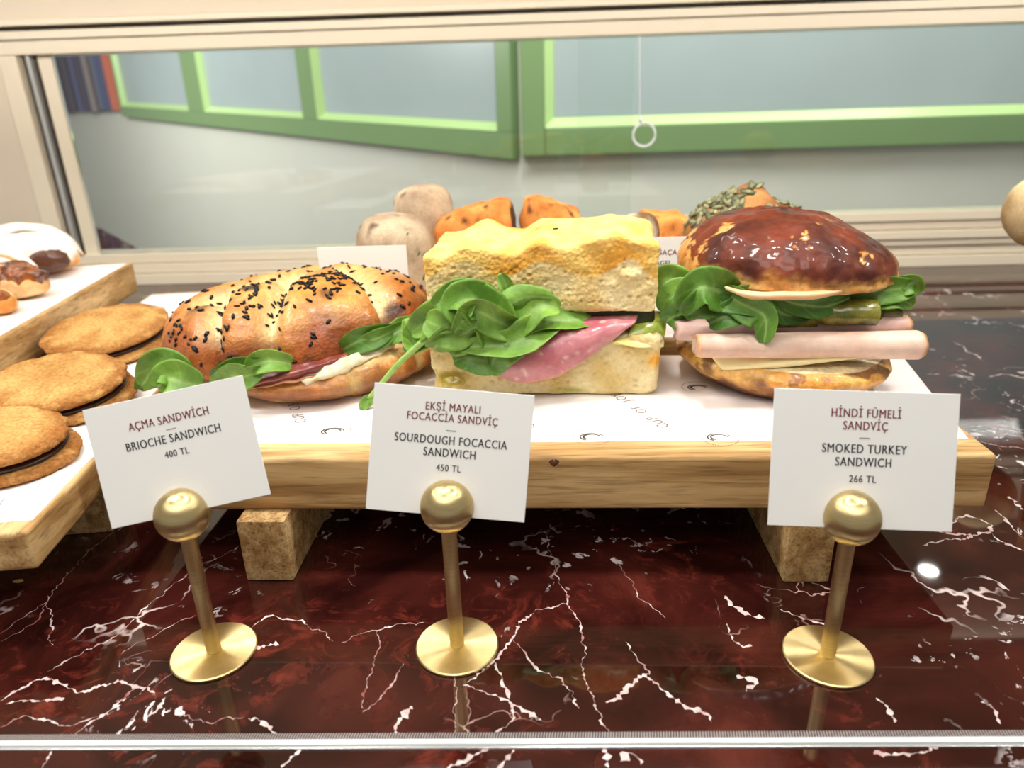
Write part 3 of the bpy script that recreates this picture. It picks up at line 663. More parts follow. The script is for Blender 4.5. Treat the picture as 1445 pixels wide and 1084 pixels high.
def foc_bot(u, v, w):
    hx, hy, hz = .0785, .0430, .0218
    hx *= 1-.02*(1-w); p, d = roundbox(u, v, w, hx, hy, hz, .006)
    x, y, z = p; r = noise.fractal(Vector((x*60+7, y*60, z*60)), 1, 2, 5)*.0012; pore = noise.voronoi(Vector((x*170+3, y*170, z*190)))[0][0]
    r -= .0018*max(0, .42-pore)*2
    pit = g(x+.066, .011)*g(z+.009, .0042); r -= .004*pit
    if z < -hz+.004: r = max(r, -.0005) if r < 0 else r*.3
    q = Vector((x, y, z))+d*r
    q.z = max(q.z, -hz-.0004)
    col = mix(C(240, 222, 172), C(218, 190, 124), .5+1.1*noise.noise(Vector((x*55+5, y*55, z*55)))); col = mix(col, C(176, 148, 86), max(0, .28-pore)*2.4)
    col = mix(col, C(190, 168, 60), g(x+.066, .011)*g(z+.009, .0045)); col = mix(col, C(244, 176, 60), g(x-.074, .005)*g(z-.004, .005)); col = mix(col, C(152, 160, 60), g(x-.018, .010)*g(z+.017, .0025)*.8)
    return MFoB@q, col
V, Fc, K = cubegrid(190, 90, 56, foc_bot); mk('bottom_bread', V, Fc, M_CRUMB, fo, K)
# olive bedded in the lower slab
def olive(u, v):
    p = aty(640, 541, .4480); q = Vector((.0082*math.cos(u)*math.cos(v), .003*math.sin(u)*math.cos(v), .0038*math.sin(v)+.0012*math.cos(u*2))); return p+q, mix(C(168, 138, 40), C(206, 184, 84), .5+noise.noise(q*300))
V, Fc, K = sph(olive, 28, 14); mk('olive_piece', V, Fc, M_PICKLE, fo, K)
# dark seed on crust
p = aty(784, 323, .480); m = MB(); m.bevbox(-.0018, .0018, -.0006, .0006, -.0004, .0006, .0003, Matrix.Translation(p)@Matrix.Rotation(.3, 4, 'Z')); m.build('burnt_fleck', M_SEED, fo)
# dark shadow greens and inner filling slab
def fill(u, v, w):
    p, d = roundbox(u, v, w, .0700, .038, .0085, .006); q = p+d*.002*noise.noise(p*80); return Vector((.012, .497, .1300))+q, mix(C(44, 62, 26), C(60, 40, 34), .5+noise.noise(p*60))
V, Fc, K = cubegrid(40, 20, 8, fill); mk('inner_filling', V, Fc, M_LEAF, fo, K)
# cured meat fold
def PL(*a): return [aty(*q) for q in a]
def hamcol(u, v, p):
    c = mix(C(176, 92, 102), C(206, 138, 140), .5+.9*noise.noise(p*60)); c = mix(c, C(232, 198, 186), max(0, noise.noise(p*230)-.28)*2.2)
    return mix(c, C(196, 142, 90), ss(.93, 1, v)*.9)
loft('cured_meat', [PL((690, 515, .462), (745, 468, .470), (800, 450, .476), (850, 436, .478), (908, 434, .480)),
                    PL((693, 520, .452), (735, 486, .446), (790, 468, .446), (845, 456, .450), (900, 446, .458)),
                    PL((698, 526, .446), (735, 512, .4375), (785, 498, .4365), (840, 478, .4405), (896, 456, .450)),
                    PL((704, 531, .4465), (742, 541, .438), (790, 530, .4370), (842, 496, .4415), (880, 466, .449))], 60, 26, .0016, M_HAM, fo, .0010, 90, hamcol)
chcol = lambda u, v, p: mix(C(246, 236, 170), C(226, 220, 130), .5+noise.noise(p*60))
loft('cheese_slice', [PL((868, 480, .452), (900, 470, .460), (936, 458, .472)), PL((866, 483, .447), (900, 484, .4495), (937, 482, .456)), PL((868, 484, .446), (900, 491, .4475), (936, 490, .452))], 24, 10, .0022, M_CHEESE, fo, 0, 60, chcol)
loft('cucumber_slice', [PL((895, 442, .470), (918, 438, .472), (938, 440, .474)), PL((890, 460, .458), (915, 458, .458), (940, 458, .462)), PL((884, 478, .4515), (912, 474, .453), (938, 474, .456))], 20, 10, .0018, M_PICKLE, fo, .0004, 60, lambda u, v, p: mix(C(150, 176, 56), C(186, 200, 88), .5+noise.noise(p*70)))
# leaves
L = lambda *a, **k: leaf(fo, *a, **k)
L([(712, 500, .452), (700, 470, .443), (690, 445, .440), (650, 418, .440), (612, 432, .444)], .014, .45, .5, .3, seed=1)
L([(712, 470, .452), (715, 440, .448), (716, 410, .447), (706, 386, .447)], .0060, .55, .8, 0, seed=2)
L([(712, 478, .448), (735, 452, .442), (762, 432, .442), (790, 436, .446)], .0105, .85, .45, -.3, seed=3)
L([(700, 462, .447), (712, 438, .440), (740, 420, .440), (780, 420, .444)], .0085, .55, -.5, .5, seed=4)
L([(748, 455, .450), (720, 474, .436), (700, 500, .432), (690, 528, .436)], .0135, .30, -.4, .6, seed=5)
L([(690, 462, .444), (660, 470, .437), (625, 482, .438), (612, 492, .444)], .0115, .38, .35, -.6, seed=6)
L([(600, 452, .445), (625, 462, .437), (650, 470, .436), (675, 466, .438)], .0115, .62, .35, .4, seed=7)
L([(790, 445, .455), (750, 470, .438), (720, 486, .432), (655, 490, .436)], .0105, .62, .55, .2, seed=8)
L([(700, 440, .448), (672, 425, .440), (648, 430, .436), (668, 462, .434)], .0125, .40, .5, .2, seed=9)
L([(850, 450, .462), (810, 452, .452), (770, 456, .446), (725, 478, .440)], .0090, .55, .4, .9, seed=10)
L([(735, 470, .442), (700, 452, .434), (668, 440, .432), (640, 470, .434)], .0100, .5, .6, -.4, seed=11)
L([(668, 455, .448), (640, 445, .443), (610, 450, .445), (580, 470, .450)], .0120, .60, .45, .2, seed=12)
L([(618, 452, .452), (600, 462, .449), (585, 475, .450), (577, 500, .452)], .0080, .5, .5, .5, seed=13)
L([(715, 505, .446), (690, 510, .436), (660, 505, .436), (640, 510, .440)], .0095, .28, .2, .2, seed=14)
L([(610, 470, .454), (596, 476, .452), (583, 482, .452), (572, 450, .456)], .0085, .68, .5, .2, seed=15)
stalk(fo, [(625, 458, .446), (590, 488, .444), (560, 516, .440), (533, 548, .437), (520, 562, .4365)], .0024)
stalk(fo, [(712, 500, .440), (702, 465, .436), (697, 450, .437)], .0012, (190, 210, 140))
L([(522, 558, .4365), (516, 566, .436), (514, 574, .4355), (522, 566, .436)], .0030, .6, .2, .2, seed=16)
L([(508, 578, .435), (516, 572, .4355), (524, 566, .436), (530, 560, .437)], .0022, .7, .3, .2, seed=18)

# ------------------------------------------------------------------ turkey bun
tu = empty('turkey_bun_sandwich', (.172, .49, ZT), 'glossy dark brown bun sandwich with turkey rolls and pickles, right end of board', 'sandwich')
TC = Vector((.1740, .492, .1535))
def bun_top(u, v):
    ax, ay = .0715, .068; cu, su = math.cos(u), math.sin(u)
    if v >= 0: r = math.cos(v)**.80; z = .0400*math.sin(v)**.95
    else: r = math.cos(v)**.45; z = .0055*math.sin(v)
    p = Vector((ax*r*cu, ay*r*su, z)); n = Vector((cu*r, su*r, max(.0, math.sin(v))))
    cr = .0020*noise.fractal(p*38, 1, 2, 5)+.0010*noise.noise(p*120)
    cr -= .0016*g(p.x+.012+.01*p.z*20*0, .0018)*(p.z > .001)*(p.y < 0)*ss(.035, .01, p.z)
    q = p+n*cr; q.z *= 1-.26*ss(-.01, .07, p.x)*(p.z > 0); q.z += -.10*(q.x)*(.3)+.002*noise.noise(Vector((u*1.5, 0, 3)))
    k = noise.fractal(p*42+Vector((3, 1, 0)), .7, 2, 6)
    dark = mix(C(124, 50, 22), C(66, 24, 12), .5+.9*noise.noise(p*50)); gold = mix(C(206, 138, 66), C(236, 184, 108), .5+noise.noise(p*110))
    left = ss(-.022, -.068, p.x)*ss(.036, .018, p.z)
    edge = ss(.009, .001, p.z+.006*k)
    patch = ss(.62, .72, k+left*.80-.05)*ss(.046, .03, p.z)
    rt = ss(.055, .072, p.x)*ss(.05, .25, k)
    m = max(edge*.9, patch, rt*.8)
    c = mix(dark, gold, m); 
    if m < .5: q += n*.0006
    if v < -.2: c = mix(gold, C(244, 214, 166), .6)
    return TC+q, c
V, Fc, K = sph(bun_top, 260, 130); mk('bun_top', V, Fc, M_DARKCRUST, tu, K)
TB = Vector((.1740, .4880, ZT+.0003))
def bun_bot(u, v):
    cu, su = math.cos(u), math.sin(u); t = (math.sin(v)+1)/2      # 0 bottom .. 1 top
    R = math.cos(v)**.22 if v > 0 else math.cos(v)**.16
    ax = .0735+.000*t; ay = .074; wdn = .80+.20*ss(0, .75, t)
    p = Vector((ax*R*cu*wdn, ay*R*su*wdn, .0285*t)); p.x += .006*(1-t); p.y -= .003*(1-t)
    p.z += (.006*ss(0, .9, t))*(-cu)*.55
    k = noise.fractal(p*45+Vector((9, 0, 0)), 1, 2, 5)
    q = p+Vector((cu, su, 0))*R*.0022*k; q.z = max(0, q.z+.0012*noise.noise(p*70)*t)
    gold = mix(C(240, 190, 100), C(222, 150, 58), .5+1.2*noise.noise(p*60)); br = mix(C(120, 58, 20), C(84, 36, 14), .5+noise.noise(p*90))
    m = ss(.62, .10, t+.5*k); m = max(m, ss(.82, .95, cu)*ss(.1, -.5, su-.5)*.95*ss(.95, .8, t)); m = max(m, ss(.25, .45, k)*.8)
    c = mix(gold, br, m*.92)
    if v > .6 and t > .9: c = C(246, 226, 176)
    return TB+q, c
V, Fc, K = sph(bun_bot, 220, 90); mk('bun_bottom', V, Fc, M_CRUST, tu, K)
# inside core so that nothing floats
def core(u, v, w):
    p, d = roundbox(u, v, w, .058, .050, .019, .012); return Vector((.172, .496, .1255))+p+d*.0015*noise.noise(p*80), mix(C(40, 66, 26), C(70, 86, 34), .5+noise.noise(p*60))
V, Fc, K = cubegrid(36, 30, 12, core); mk('inner_filling', V, Fc, M_LEAF, tu, K)
def roll(name, a, b, y0, y1, r0, r1, mat, colf, flat=.62, seed=0):
    A0 = aty(a[0], a[1], y0); B0 = aty(b[0], b[1], y1); V = []; K = []; Fc = []; nu = 60; nv = 40; ax = (B0-A0).normalized(); n2 = Vector((0, 0, 1)); n1 = ax.cross(n2).normalized()
    for i in range(nu+1):
        t = i/nu; p = A0.lerp(B0, t); e = min(1, math.sqrt(max(0, 1-(max(0, (.035-t))/.035)**2)), math.sqrt(max(0, 1-(max(0, t-.965)/.035)**2))); r = (r0+(r1-r0)*t)*(.86+.14*e)*(1+.06*noise.noise(Vector((t*5, seed, 0))))
        for j in range(nv):
            an = 2*PI*j/nv; s = 1+.05*noise.noise(Vector((t*4, an, seed)))
            q = p+n1*math.cos(an)*r*s+n2*math.sin(an)*r*flat*s+ax*.002*noise.noise(Vector((an*1.2, seed, 5)))*(1 if i in (0, nu) else 0)
            V.append(q); K.append(colf(t, q))
    for i in range(nu):
        for j in range(nv): Fc.append((i*nv+j, (i+1)*nv+j, (i+1)*nv+(j+1) % nv, i*nv+(j+1) % nv))
    for end in (0, nu):     # rolled spiral ends
        c = len(V); cen = (A0 if end == 0 else B0)+ax*(.0012 if end == 0 else -.0012)
        prev = [end*nv+j for j in range(nv)]; pc = prev
        for k in range(1, 7):
            rr = 1-k/7; dep = (.0016 if k % 2 else -.0004)*(1 if end == 0 else -1); ring = []
            for j in range(nv):
                V.append(cen.lerp(V[end*nv+j], rr)+ax*dep); K.append(colf(.5, V[-1])); ring.append(len(V)-1)
            for j in range(nv):
                f = (pc[j], pc[(j+1) % nv], ring[(j+1) % nv], ring[j]); Fc.append(f if end == 0 else f[::-1])
            pc = ring
        Fc.append(tuple(pc[::-1]) if end else tuple(pc))
    return mk(name, V, Fc, mat, tu, K)
tcol = lambda t, p: mix(mix(C(236, 208, 188), C(224, 182, 160), .5+noise.noise(p*50)), C(226, 168, 112), max(ss(.03, .0, t), ss(.965, 1, t)*.9))
tcol2 = lambda t, p: mix(mix(C(208, 168, 156), C(226, 194, 180), .5+noise.noise(p*60)), C(224, 168, 120), ss(.955, 1, t)*.9)
roll('turkey_roll', (980, 488), (1300, 487), .4300, .4330, .0078, .0098, M_TURKEY, tcol, .95, 1)
roll('turkey_roll', (952, 466), (1280, 458), .4500, .4540, .0085, .0090, M_TURKEY, tcol2, .80, 2)
loft('cheese_slice', [PL((1000, 500, .440), (1080, 500, .434), (1160, 497, .432), (1245, 494, .436)), PL((1015, 517, .436), (1090, 515, .427), (1165, 508, .426), (1245, 499, .430)), PL((1018, 521, .4375), (1090, 518, .428), (1165, 510, .427), (1245, 501, .431))], 30, 10, .0016, M_CHEESE, tu, .0003, 60, lambda u, v, p: C(250, 232, 176))
def pickle(a, b, y0, y1, r, seed, cut):
    A0 = aty(a[0], a[1], y0); B0 = aty(b[0], b[1], y1); ax = (B0-A0).normalized(); n1 = ax.cross(Vector((0, 0, 1))).normalized(); n2 = n1.cross(ax); V = []; K = []; Fc = []; nu = 40; nv = 28
    for i in range(nu+1):
        t = i/nu; e = math.sqrt(max(0.02, 1-(max(0, .3-t)/.3)**2)); 
        for j in range(nv):
            an = 2*PI*j/nv; rr = r*e*(1+.05*noise.noise(Vector((math.cos(an)*3, math.sin(an)*3, t*8+seed))))
            p = A0.lerp(B0, t)+n1*rr*math.cos(an)+n2*rr*math.sin(an)*.85; V.append(p)
            K.append(mix(mix(C(148, 140, 48), C(98, 104, 30), .5+1.2*noise.noise(p*120)), C(70, 78, 24), max(0, noise.noise(p*260))))
    for i in range(nu):
        for j in range(nv): Fc.append((i*nv+j, i*nv+(j+1) % nv, (i+1)*nv+(j+1) % nv, (i+1)*nv+j))
    Fc.append(tuple(range(nv-1, -1, -1)))
    o = mk('pickle', V, Fc+[tuple(range(nu*nv, (nu+1)*nv))], M_PICKLE, tu, K)
    V2 = [A0.lerp(B0, 1.004)]+[A0.lerp(B0, 1)+ax*.0004+(V[nu*nv+j]-A0.lerp(B0, 1))*.93 for j in range(nv)]
    mk('cut_face', V2, [(0, 1+j, 1+(j+1) % nv) for j in range(nv)], M_PICKLE, o, [C(196, 196, 112)]*len(V2))
pickle((1140, 441), (1236, 440), .446, .4400, .0098, 1, 1); pickle((1060, 448), (1150, 446), .448, .4485, .0085, 4, 1); pickle((1215, 442), (1268, 440), .462, .4580, .0085, 8, 1)
# pale sauce under the lid
loft('sauce', [PL((1022, 405, 0.4350), (1060, 412, 0.4260), (1120, 412, 0.4230), (1165, 411, 0.4250), (1205, 405, 0.4330)), PL((1024, 407, 0.4320), (1060, 418, 0.4225), (1120, 419, 0.4200), (1165, 416, 0.4220), (1203, 406, 0.4300)), PL((1030, 409, 0.4380), (1062, 421, 0.4295), (1120, 422, 0.4270), (1165, 418, 0.4290), (1200, 408, 0.4380))], 40, 10, .0020, M_SAUCE, tu, .0006, 90, lambda u, v, p: mix(C(248, 206, 158), C(238, 180, 128), .5+noise.noise(p*80)))
Lt = lambda *a, **k: leaf(tu, *a, **k)
Lt([(1040, 425, .444), (1010, 410, .436), (985, 408, .434), (962, 440, .440)], .0125, .22, .5, .2, seed=21)
Lt([(1035, 420, .446), (1000, 425, .437), (980, 432, .436), (965, 446, .440)], .0095, .18, .4, -.3, seed=22)
Lt([(1020, 412, .440), (1050, 430, .430), (1080, 448, .425), (1078, 484, .4225)], .0095, .22, .45, .35, seed=23)
Lt([(1060, 428, .440), (1040, 440, .434), (1015, 450, .434), (1000, 458, .438)], .0085, .12, .4, .2, seed=24)
Lt([(1100, 420, .442), (1070, 425, .436), (1040, 425, .434), (1010, 432, .438)], .0095, .10, .4, .2, seed=25)
Lt([(1090, 418, .440), (1130, 430, .434), (1165, 432, .436), (1200, 420, .442)], .0070, .06, .3, .4, seed=26)
Lt([(1085, 420, .440), (1100, 440, .437), (1120, 446, .438), (1145, 444, .442)], .0060, .06, .3, .2, seed=27)
Lt([(1190, 415, .452), (1230, 412, .448), (1265, 408, .450), (1300, 404, .455)], .0085, .30, .5, .2, seed=28)
Lt([(1200, 418, .456), (1240, 420, .450), (1268, 422, .450), (1288, 432, .454)], .0075, .28, .4, -.3, seed=29)
Lt([(1250, 404, .458), (1275, 402, .452), (1292, 400, .452), (1298, 412, .453)], .0060, .60, .5, .3, seed=30)
Lt([(975, 415, .470), (955, 398, .470), (940, 395, .472), (926, 408, .476)], .0100, .62, .5, .2, seed=31)
Lt([(985, 430, .466), (965, 415, .462), (945, 425, .462), (932, 440, .466)], .0105, .60, .4, .4, seed=32)
Lt([(978, 440, .458), (960, 445, .452), (948, 448, .452), (940, 455, .456)], .0090, .16, .4, -.2, seed=33)
Lt([(985, 425, .464), (968, 432, .458), (955, 436, .456), (942, 446, .460)], .0085, .35, .5, .6, seed=34)

# ------------------------------------------------------------------ seeded brioche ring sandwich
br = empty('brioche_sandwich', (-.17, .51, ZT), 'golden brioche sandwich sprinkled with black seeds at left end of the board', 'sandwich')
BR = Matrix.Translation((-.1720, .5175, .1065))@Matrix.Rotation(math.radians(27), 4, 'Z')@Matrix.Rotation(math.radians(-2), 4, 'Y')
def bri_h(x, y):
    """relief of the twisted lobes in local plan coordinates"""
    gl = 0
    yc = .012+.010*math.sin(x*26+.6)                # long groove where the twist folds over
    gl -= .0165*g(y-yc, .0090)*ss(.085, .05, abs(x))
    for x0, w, d, sl in ((-.064, .007, .012, .35), (-.020, .0075, .0150, .45), (.046, .008, .014, -.2)):
        gl -= d*g(x-x0-sl*(y+.03), w)*ss(.030, -.012, y)
    for x0, w, d, sl in ((-.03, .005, .004, -.6), (.035, .006, .005, -.5)):
        gl -= d*g(x-x0-sl*(y-.03), w)*ss(-.0, .03, y)
    return gl
def bri_top(u, v):
    cu, su = math.cos(u), math.sin(u); sg = lambda a, e: math.copysign(abs(a)**e, a)
    ax, ay = .1000, .0720
    if v >= 0: r = math.cos(v)**.62; z = .0450*math.sin(v)**.95
    else: r = math.cos(v)**.5; z = .006*math.sin(v)
    x, y = ax*r*sg(cu, .9), ay*r*sg(su, .9)
    p = Vector((x, y, z)); k = noise.fractal(p*30, 1, 2, 5); G = bri_h(x, y)
    q = Vector((x, y, z)); nn = Vector((cu*r, su*r, max(0, math.sin(v))+.05)).normalized()
    q += nn*(G*(1 if v > 0 else .6)+.0028*k)
    q.z -= .007*ss(.0, .075, -y)*ss(.0, .5, v+.3)*0
    if z < .012: q.z += -.010*ss(.03, .065, -y)*ss(.012, 0, z)*(.6+.4*math.sin(x*70))    # lid lip hangs at front
    hgt = ss(.002, .040, z)
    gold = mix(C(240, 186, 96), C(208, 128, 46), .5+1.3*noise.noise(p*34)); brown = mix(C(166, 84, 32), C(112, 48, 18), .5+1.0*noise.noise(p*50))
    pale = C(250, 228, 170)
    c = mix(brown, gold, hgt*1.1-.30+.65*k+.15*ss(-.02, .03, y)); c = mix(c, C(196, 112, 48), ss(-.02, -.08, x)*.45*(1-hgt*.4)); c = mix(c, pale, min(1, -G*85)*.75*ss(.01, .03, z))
    c = mix(c, C(60, 26, 12), .8*max(0, noise.noise(p*44+Vector((5, 5, 5)))-.42)*4)
    if v < -.3: c = C(240, 214, 156)
    return BR@q, c
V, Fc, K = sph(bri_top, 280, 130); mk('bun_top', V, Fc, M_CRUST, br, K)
TOPV = V; NTU = 280
def bri_bot(u, v):
    cu, su = math.cos(u), math.sin(u); t = (math.sin(v)+1)/2; R = max(0, math.cos(v))**.22
    x, y = .0820*R*cu+.006, .0660*R*su; wd = .88+.12*ss(0, .6, t)
    p = Vector((x*wd, y*wd, .0270*t)); k = noise.fractal(p*34+Vector((2, 8, 0)), 1, 2, 5)
    gr = g(x-.044-.2*(y+.06), .0035)*(y < 0)+.8*g(x+.012+.3*(y+.06), .004)*(y < 0)
    q = p+Vector((cu, su, 0))*(.0018*k-.0045*gr)*R; q.z = max(0, q.z+.0012*k*t)
    if y < 0: q.z += .003*ss(.5, 1, t)*math.sin(x*55+1)
    gold = mix(C(236, 176, 92), C(208, 132, 54), .5+1.2*noise.noise(p*50)); brn = mix(C(158, 82, 30), C(112, 52, 20), .5+noise.noise(p*70))
    c = mix(gold, brn, ss(.75, .15, abs(t-.45)*1.2+.4*k)*.75); c = mix(c, C(244, 216, 150), ss(.8, .95, t)*.8); c = mix(c, C(244, 214, 140), .7*gr)
    return BB@q, c
BB = Matrix.Translation((-.150, .4990, ZT+.0004))@Matrix.Rotation(math.radians(38), 4, 'Z')
V, Fc, K = sph(bri_bot, 220, 90); mk('bun_bottom', V, Fc, M_CRUST, br, K)
def bcore(u, v, w):
    p, d = roundbox(u, v, w, .072, .052, .009, .007); return BR@(p+Vector((.002, 0, -.004))+d*.002*noise.noise(p*90)), mix(C(60, 28, 24), C(52, 66, 28), .5+noise.noise(p*50))
V, Fc, K = cubegrid(44, 30, 8, bcore); mk('inner_filling', V, Fc, M_HAM, br, K)
mcol = lambda u, v, p: mix(mix(C(112, 40, 38), C(150, 74, 58), .5+noise.noise(p*80)), C(196, 140, 86), ss(.8, 1, v)*.7)
loft('cured_meat', [PL((352, 520, .446), (400, 518, .440), (450, 508, .446), (490, 498, .458)), PL((350, 540, .428), (400, 530, .430), (450, 516, .440), (492, 502, .456)), PL((352, 548, .430), (402, 537, .432), (452, 522, .442), (490, 508, .457))], 36, 14, .0016, M_HAM, br, .0014, 120, mcol)
loft('cured_meat', [PL((355, 526, .450), (410, 524, .444), (460, 512, .452), (505, 494, .466)), PL((353, 548, .4265), (410, 540, .4300), (462, 524, .4410), (505, 500, .459))], 36, 8, .0016, M_HAM, br, .0016, 120, mcol, seed=4)
loft('cream_cheese', [PL((425, 532, .438), (470, 512, .446), (520, 492, .462), (555, 478, .480)), PL((425, 538, .433), (470, 526, .440), (522, 504, .457), (556, 486, .476)), PL((432, 541, .436), (474, 528, .4425), (524, 505, .459), (556, 487, .478))], 34, 10, .0024, M_SAUCE, br, .0026, 130, lambda u, v, p: mix(C(226, 214, 180), C(160, 160, 110), max(0, noise.noise(p*260))))
Lb = lambda *a, **k: leaf(br, *a, **k)
Lb([(262, 535, .436), (240, 520, .430), (220, 520, .430), (200, 545, .434)], .0115, .40, .4, .2, seed=41)
Lb([(285, 545, .430), (258, 540, .424), (235, 535, .424), (222, 548, .424)], .0120, .50, .4, .2, seed=42)
Lb([(250, 528, .445), (228, 520, .440), (212, 532, .440), (196, 550, .442)], .0090, .34, .4, -.4, seed=43)
Lb([(300, 545, .428), (330, 530, .424), (345, 532, .424), (372, 520, .428)], .0085, .45, .4, .3, seed=44)
Lb([(412, 514, .438), (385, 510, .430), (362, 514, .428), (350, 526, .430)], .0070, .60, .6, .2, seed=45)
Lb([(300, 532, .436), (330, 520, .430), (365, 516, .430), (400, 512, .436)], .0065, .12, .4, .2, seed=46)
Lb([(480, 496, .462), (505, 482, .458), (530, 474, .464), (556, 464, .474)], .0085, .16, .4, .2, seed=47)
Lb([(500, 490, .462), (525, 480, .462), (545, 472, .468), (575, 455, .480)], .0070, .26, .4, .4, seed=48)
Lb([(540, 478, .472), (560, 470, .472), (572, 462, .476), (590, 448, .486)], .0080, .32, .4, -.3, seed=49)
# black seeds scattered on the crust
mb = MB(); cnt = 0; tries = 0; Minv = BR.inverted()
OCT = [(1, 0, 0), (.55, .62, 0), (-.55, .62, 0), (-1, 0, 0), (-.55, -.62, 0), (.55, -.62, 0)]
rng = random.Random(11)
while cnt < 470 and tries < 60000:
    tries += 1; i = rng.randrange(NTU*64, NTU*126); a = TOPV[i]; b = TOPV[i+1] if (i+1) % NTU else TOPV[i+1-NTU]; c = TOPV[i-NTU]
    n = (b-a).cross(a-c)
    if n.length < 1e-12: continue
    ar = n.length; n.normalize()
    if n.dot(BR.to_3x3()@Vector((0, 0, 1))) < 0 and n.z < 0: n = -n
    l = Minv@a
    dens = .10+.95*g(l.x-.000, .034)*g(l.y+.024, .020)+.40*g(l.x-.055, .03)*g(l.y-.02, .03)+.30*g(l.x+.03, .05)*g(l.y-.052, .014)+.30*g(l.x+.085, .014)*g(l.y+.02, .03)+.35*g(l.x+.045, .02)*g(l.y+.035, .02)
    dens *= .35+1.5*max(0, noise.noise(a*110)+.3)
    if rng.random() > dens*min(1, ar/1.2e-6): continue
    t = (b-a).normalized(); t = Quaternion(n, rng.random()*6.28)@t; s = n.cross(t); L1 = .0023*(.8+.45*rng.random()); L2 = L1*.55; h = .0010
    o = a+(b-a)*rng.random()+n*.0002
    V = [o+t*x*L1+s*y*L2*1.3+n*h*.35 for x, y, z in OCT]+[o+n*h*1.25, o-n*.0003]
    mb.add(V, [(k, (k+1) % 6, 6) for k in range(6)]+[((k+1) % 6, k, 7) for k in range(6)]); cnt += 1
mb.build('black_seeds', M_SEED, br, smooth=True, kind='stuff')

# ------------------------------------------------------------------ sandwich biscuits on the left board
def biscuit_thing(c, rx, ry, tilt, yaw, label, seed, zoff=0):
    e = empty('sandwich_biscuit', (c[0], c[1], c[2]), label, 'biscuit', 'round sandwich biscuits on the left board')
    M = Matrix.Translation(c)@Matrix.Rotation(math.radians(yaw), 4, 'Z')@Matrix.Rotation(math.radians(tilt[0]), 4, 'X')@Matrix.Rotation(math.radians(tilt[1]), 4, 'Y')
    for k, (z0, th, dx) in enumerate(((0, .0075, .005), (.0110, .0085, -.001))):
        def f(u, v):
            R = abs(math.cos(v))**.24; p = Vector((rx*R*math.cos(u), ry*R*math.sin(u), th*(math.sin(v)+1)/2))
            n = noise.fractal(p*90+Vector((seed*3+k, 0, 0)), 1, 2, 5); e1 = 1-ss(.75, 1, abs(math.sin(v)))
            p2 = p+Vector((math.cos(u), math.sin(u), 0))*((.0012*n+.0008*noise.noise(p*380))*e1)+Vector((0, 0, .0007*n+.0005*noise.noise(p*420)+.0012*g(R-0, .7)*(v > 0)))
            c1 = mix(C(228, 180, 108), C(194, 136, 70), .5+.9*noise.noise(p*60+Vector((seed, 0, 0)))); c1 = mix(c1, C(158, 90, 36), e1*.65); c1 = mix(c1, C(238, 188, 112), max(0, n)*.8)
            return M@(p2+Vector((dx, 0, z0))), c1
        V, Fc, K = sph(f, 220, 60); mk('biscuit', V, Fc, M_BISCUIT, e, K)
    def f(u, v):
        R = abs(math.cos(v))**.4; p = Vector((rx*.93*R*math.cos(u), ry*.93*R*math.sin(u), (.0070)+.0046*(math.sin(v)+1)/2)); return M@(p+Vector((.001, 0, 0))), (1, 1, 1)
    V, Fc, K = sph(f, 60, 10); mk('chocolate_filling', V, Fc, M_CHOC, e)
biscuit_thing((-.3830, .612, .0700), .050, .058, (6, 1), 0, 'round sandwich biscuit at the back of the left board, farthest of three', 1)
biscuit_thing((-.3500, .480, .0700), .050, .046, (7, 2), 0, 'middle sandwich biscuit of three on the left board', 2)
biscuit_thing((-.3370, .3900, .0690), .046, .040, (3, 5), 0, 'nearest sandwich biscuit, cut off by the left edge of the photo', 3)
# crumbs
M_CR = plain('crumb', C(206, 160, 100), .8, 0, .2, .2, 300, .4)
for i, (px, py, r, lab) in enumerate(((26, 821, .0019, 'tiny flat crumb on the marble below the left board'), (133, 751, .0013, 'tiny crumb on the marble under the left price card'))):
    c = atz(px, py, 0); V, Fc, K = sph(lambda u, v: (c+Vector((r*1.8*math.cos(u)*math.cos(v), r*math.sin(u)*math.cos(v), .0006+.0006*math.sin(v)))*1.0+Vector((0, 0, .0002*noise.noise(Vector((u*2, v, i))))), (1, 1, 1)), 12, 8)
    tag(mk('crumb', V, Fc, M_CR), lab, 'crumb', 'crumbs')

# ------------------------------------------------------------------ sugared pastries on the raised left board
def blob(name, c, R, rad, parent, mat, colf, amp, sc, seed=0, pw=.6, nu=80, nv=40, minz=None):
    def f(u, v):
        cv = math.copysign(abs(math.cos(v))**pw, math.cos(v)); sv = math.copysign(abs(math.sin(v))**pw, math.sin(v)); cu = math.copysign(abs(math.cos(u))**pw, math.cos(u)); su = math.copysign(abs(math.sin(u))**pw, math.sin(u))
        p = Vector((rad[0]*cv*cu, rad[1]*cv*su, rad[2]*sv)); n = noise.fractal(p*sc+Vector((seed, seed, 0)), 1, 2, 4)
        q = R@(p*(1+amp*n)); q = Vector(c)+q
        if minz is not None: q.z = max(q.z, minz)
        return q, colf(p, n)
    V, Fc, K = sph(f, nu, nv); return mk(name, V, Fc, mat, parent, K)
RZ = lambda a: Matrix.Rotation(math.radians(a), 3, 'Z')
sug = lambda p, n: mix(C(250, 242, 230), C(216, 156, 88), ss(.002, -.010, p.z+.006*n))
def flap(parent, pts, seed):    # folded dough flap
    return loft('dough_flap', pts, 26, 12, .0050, M_SUGAR, parent, .0016, 50, lambda u, v, p: mix(C(250, 240, 226), C(224, 168, 100), max(ss(.85, 1, v), ss(.12, 0, v))*.8), seed)
zb_ = .1006
def TP(px, py, z): return atz(px, py, z)
e = empty('sugared_pastry', tuple(TP(75, 372, zb_)), 'white sugared pastry with a chocolate filled end at back of the raised left board', 'pastry')
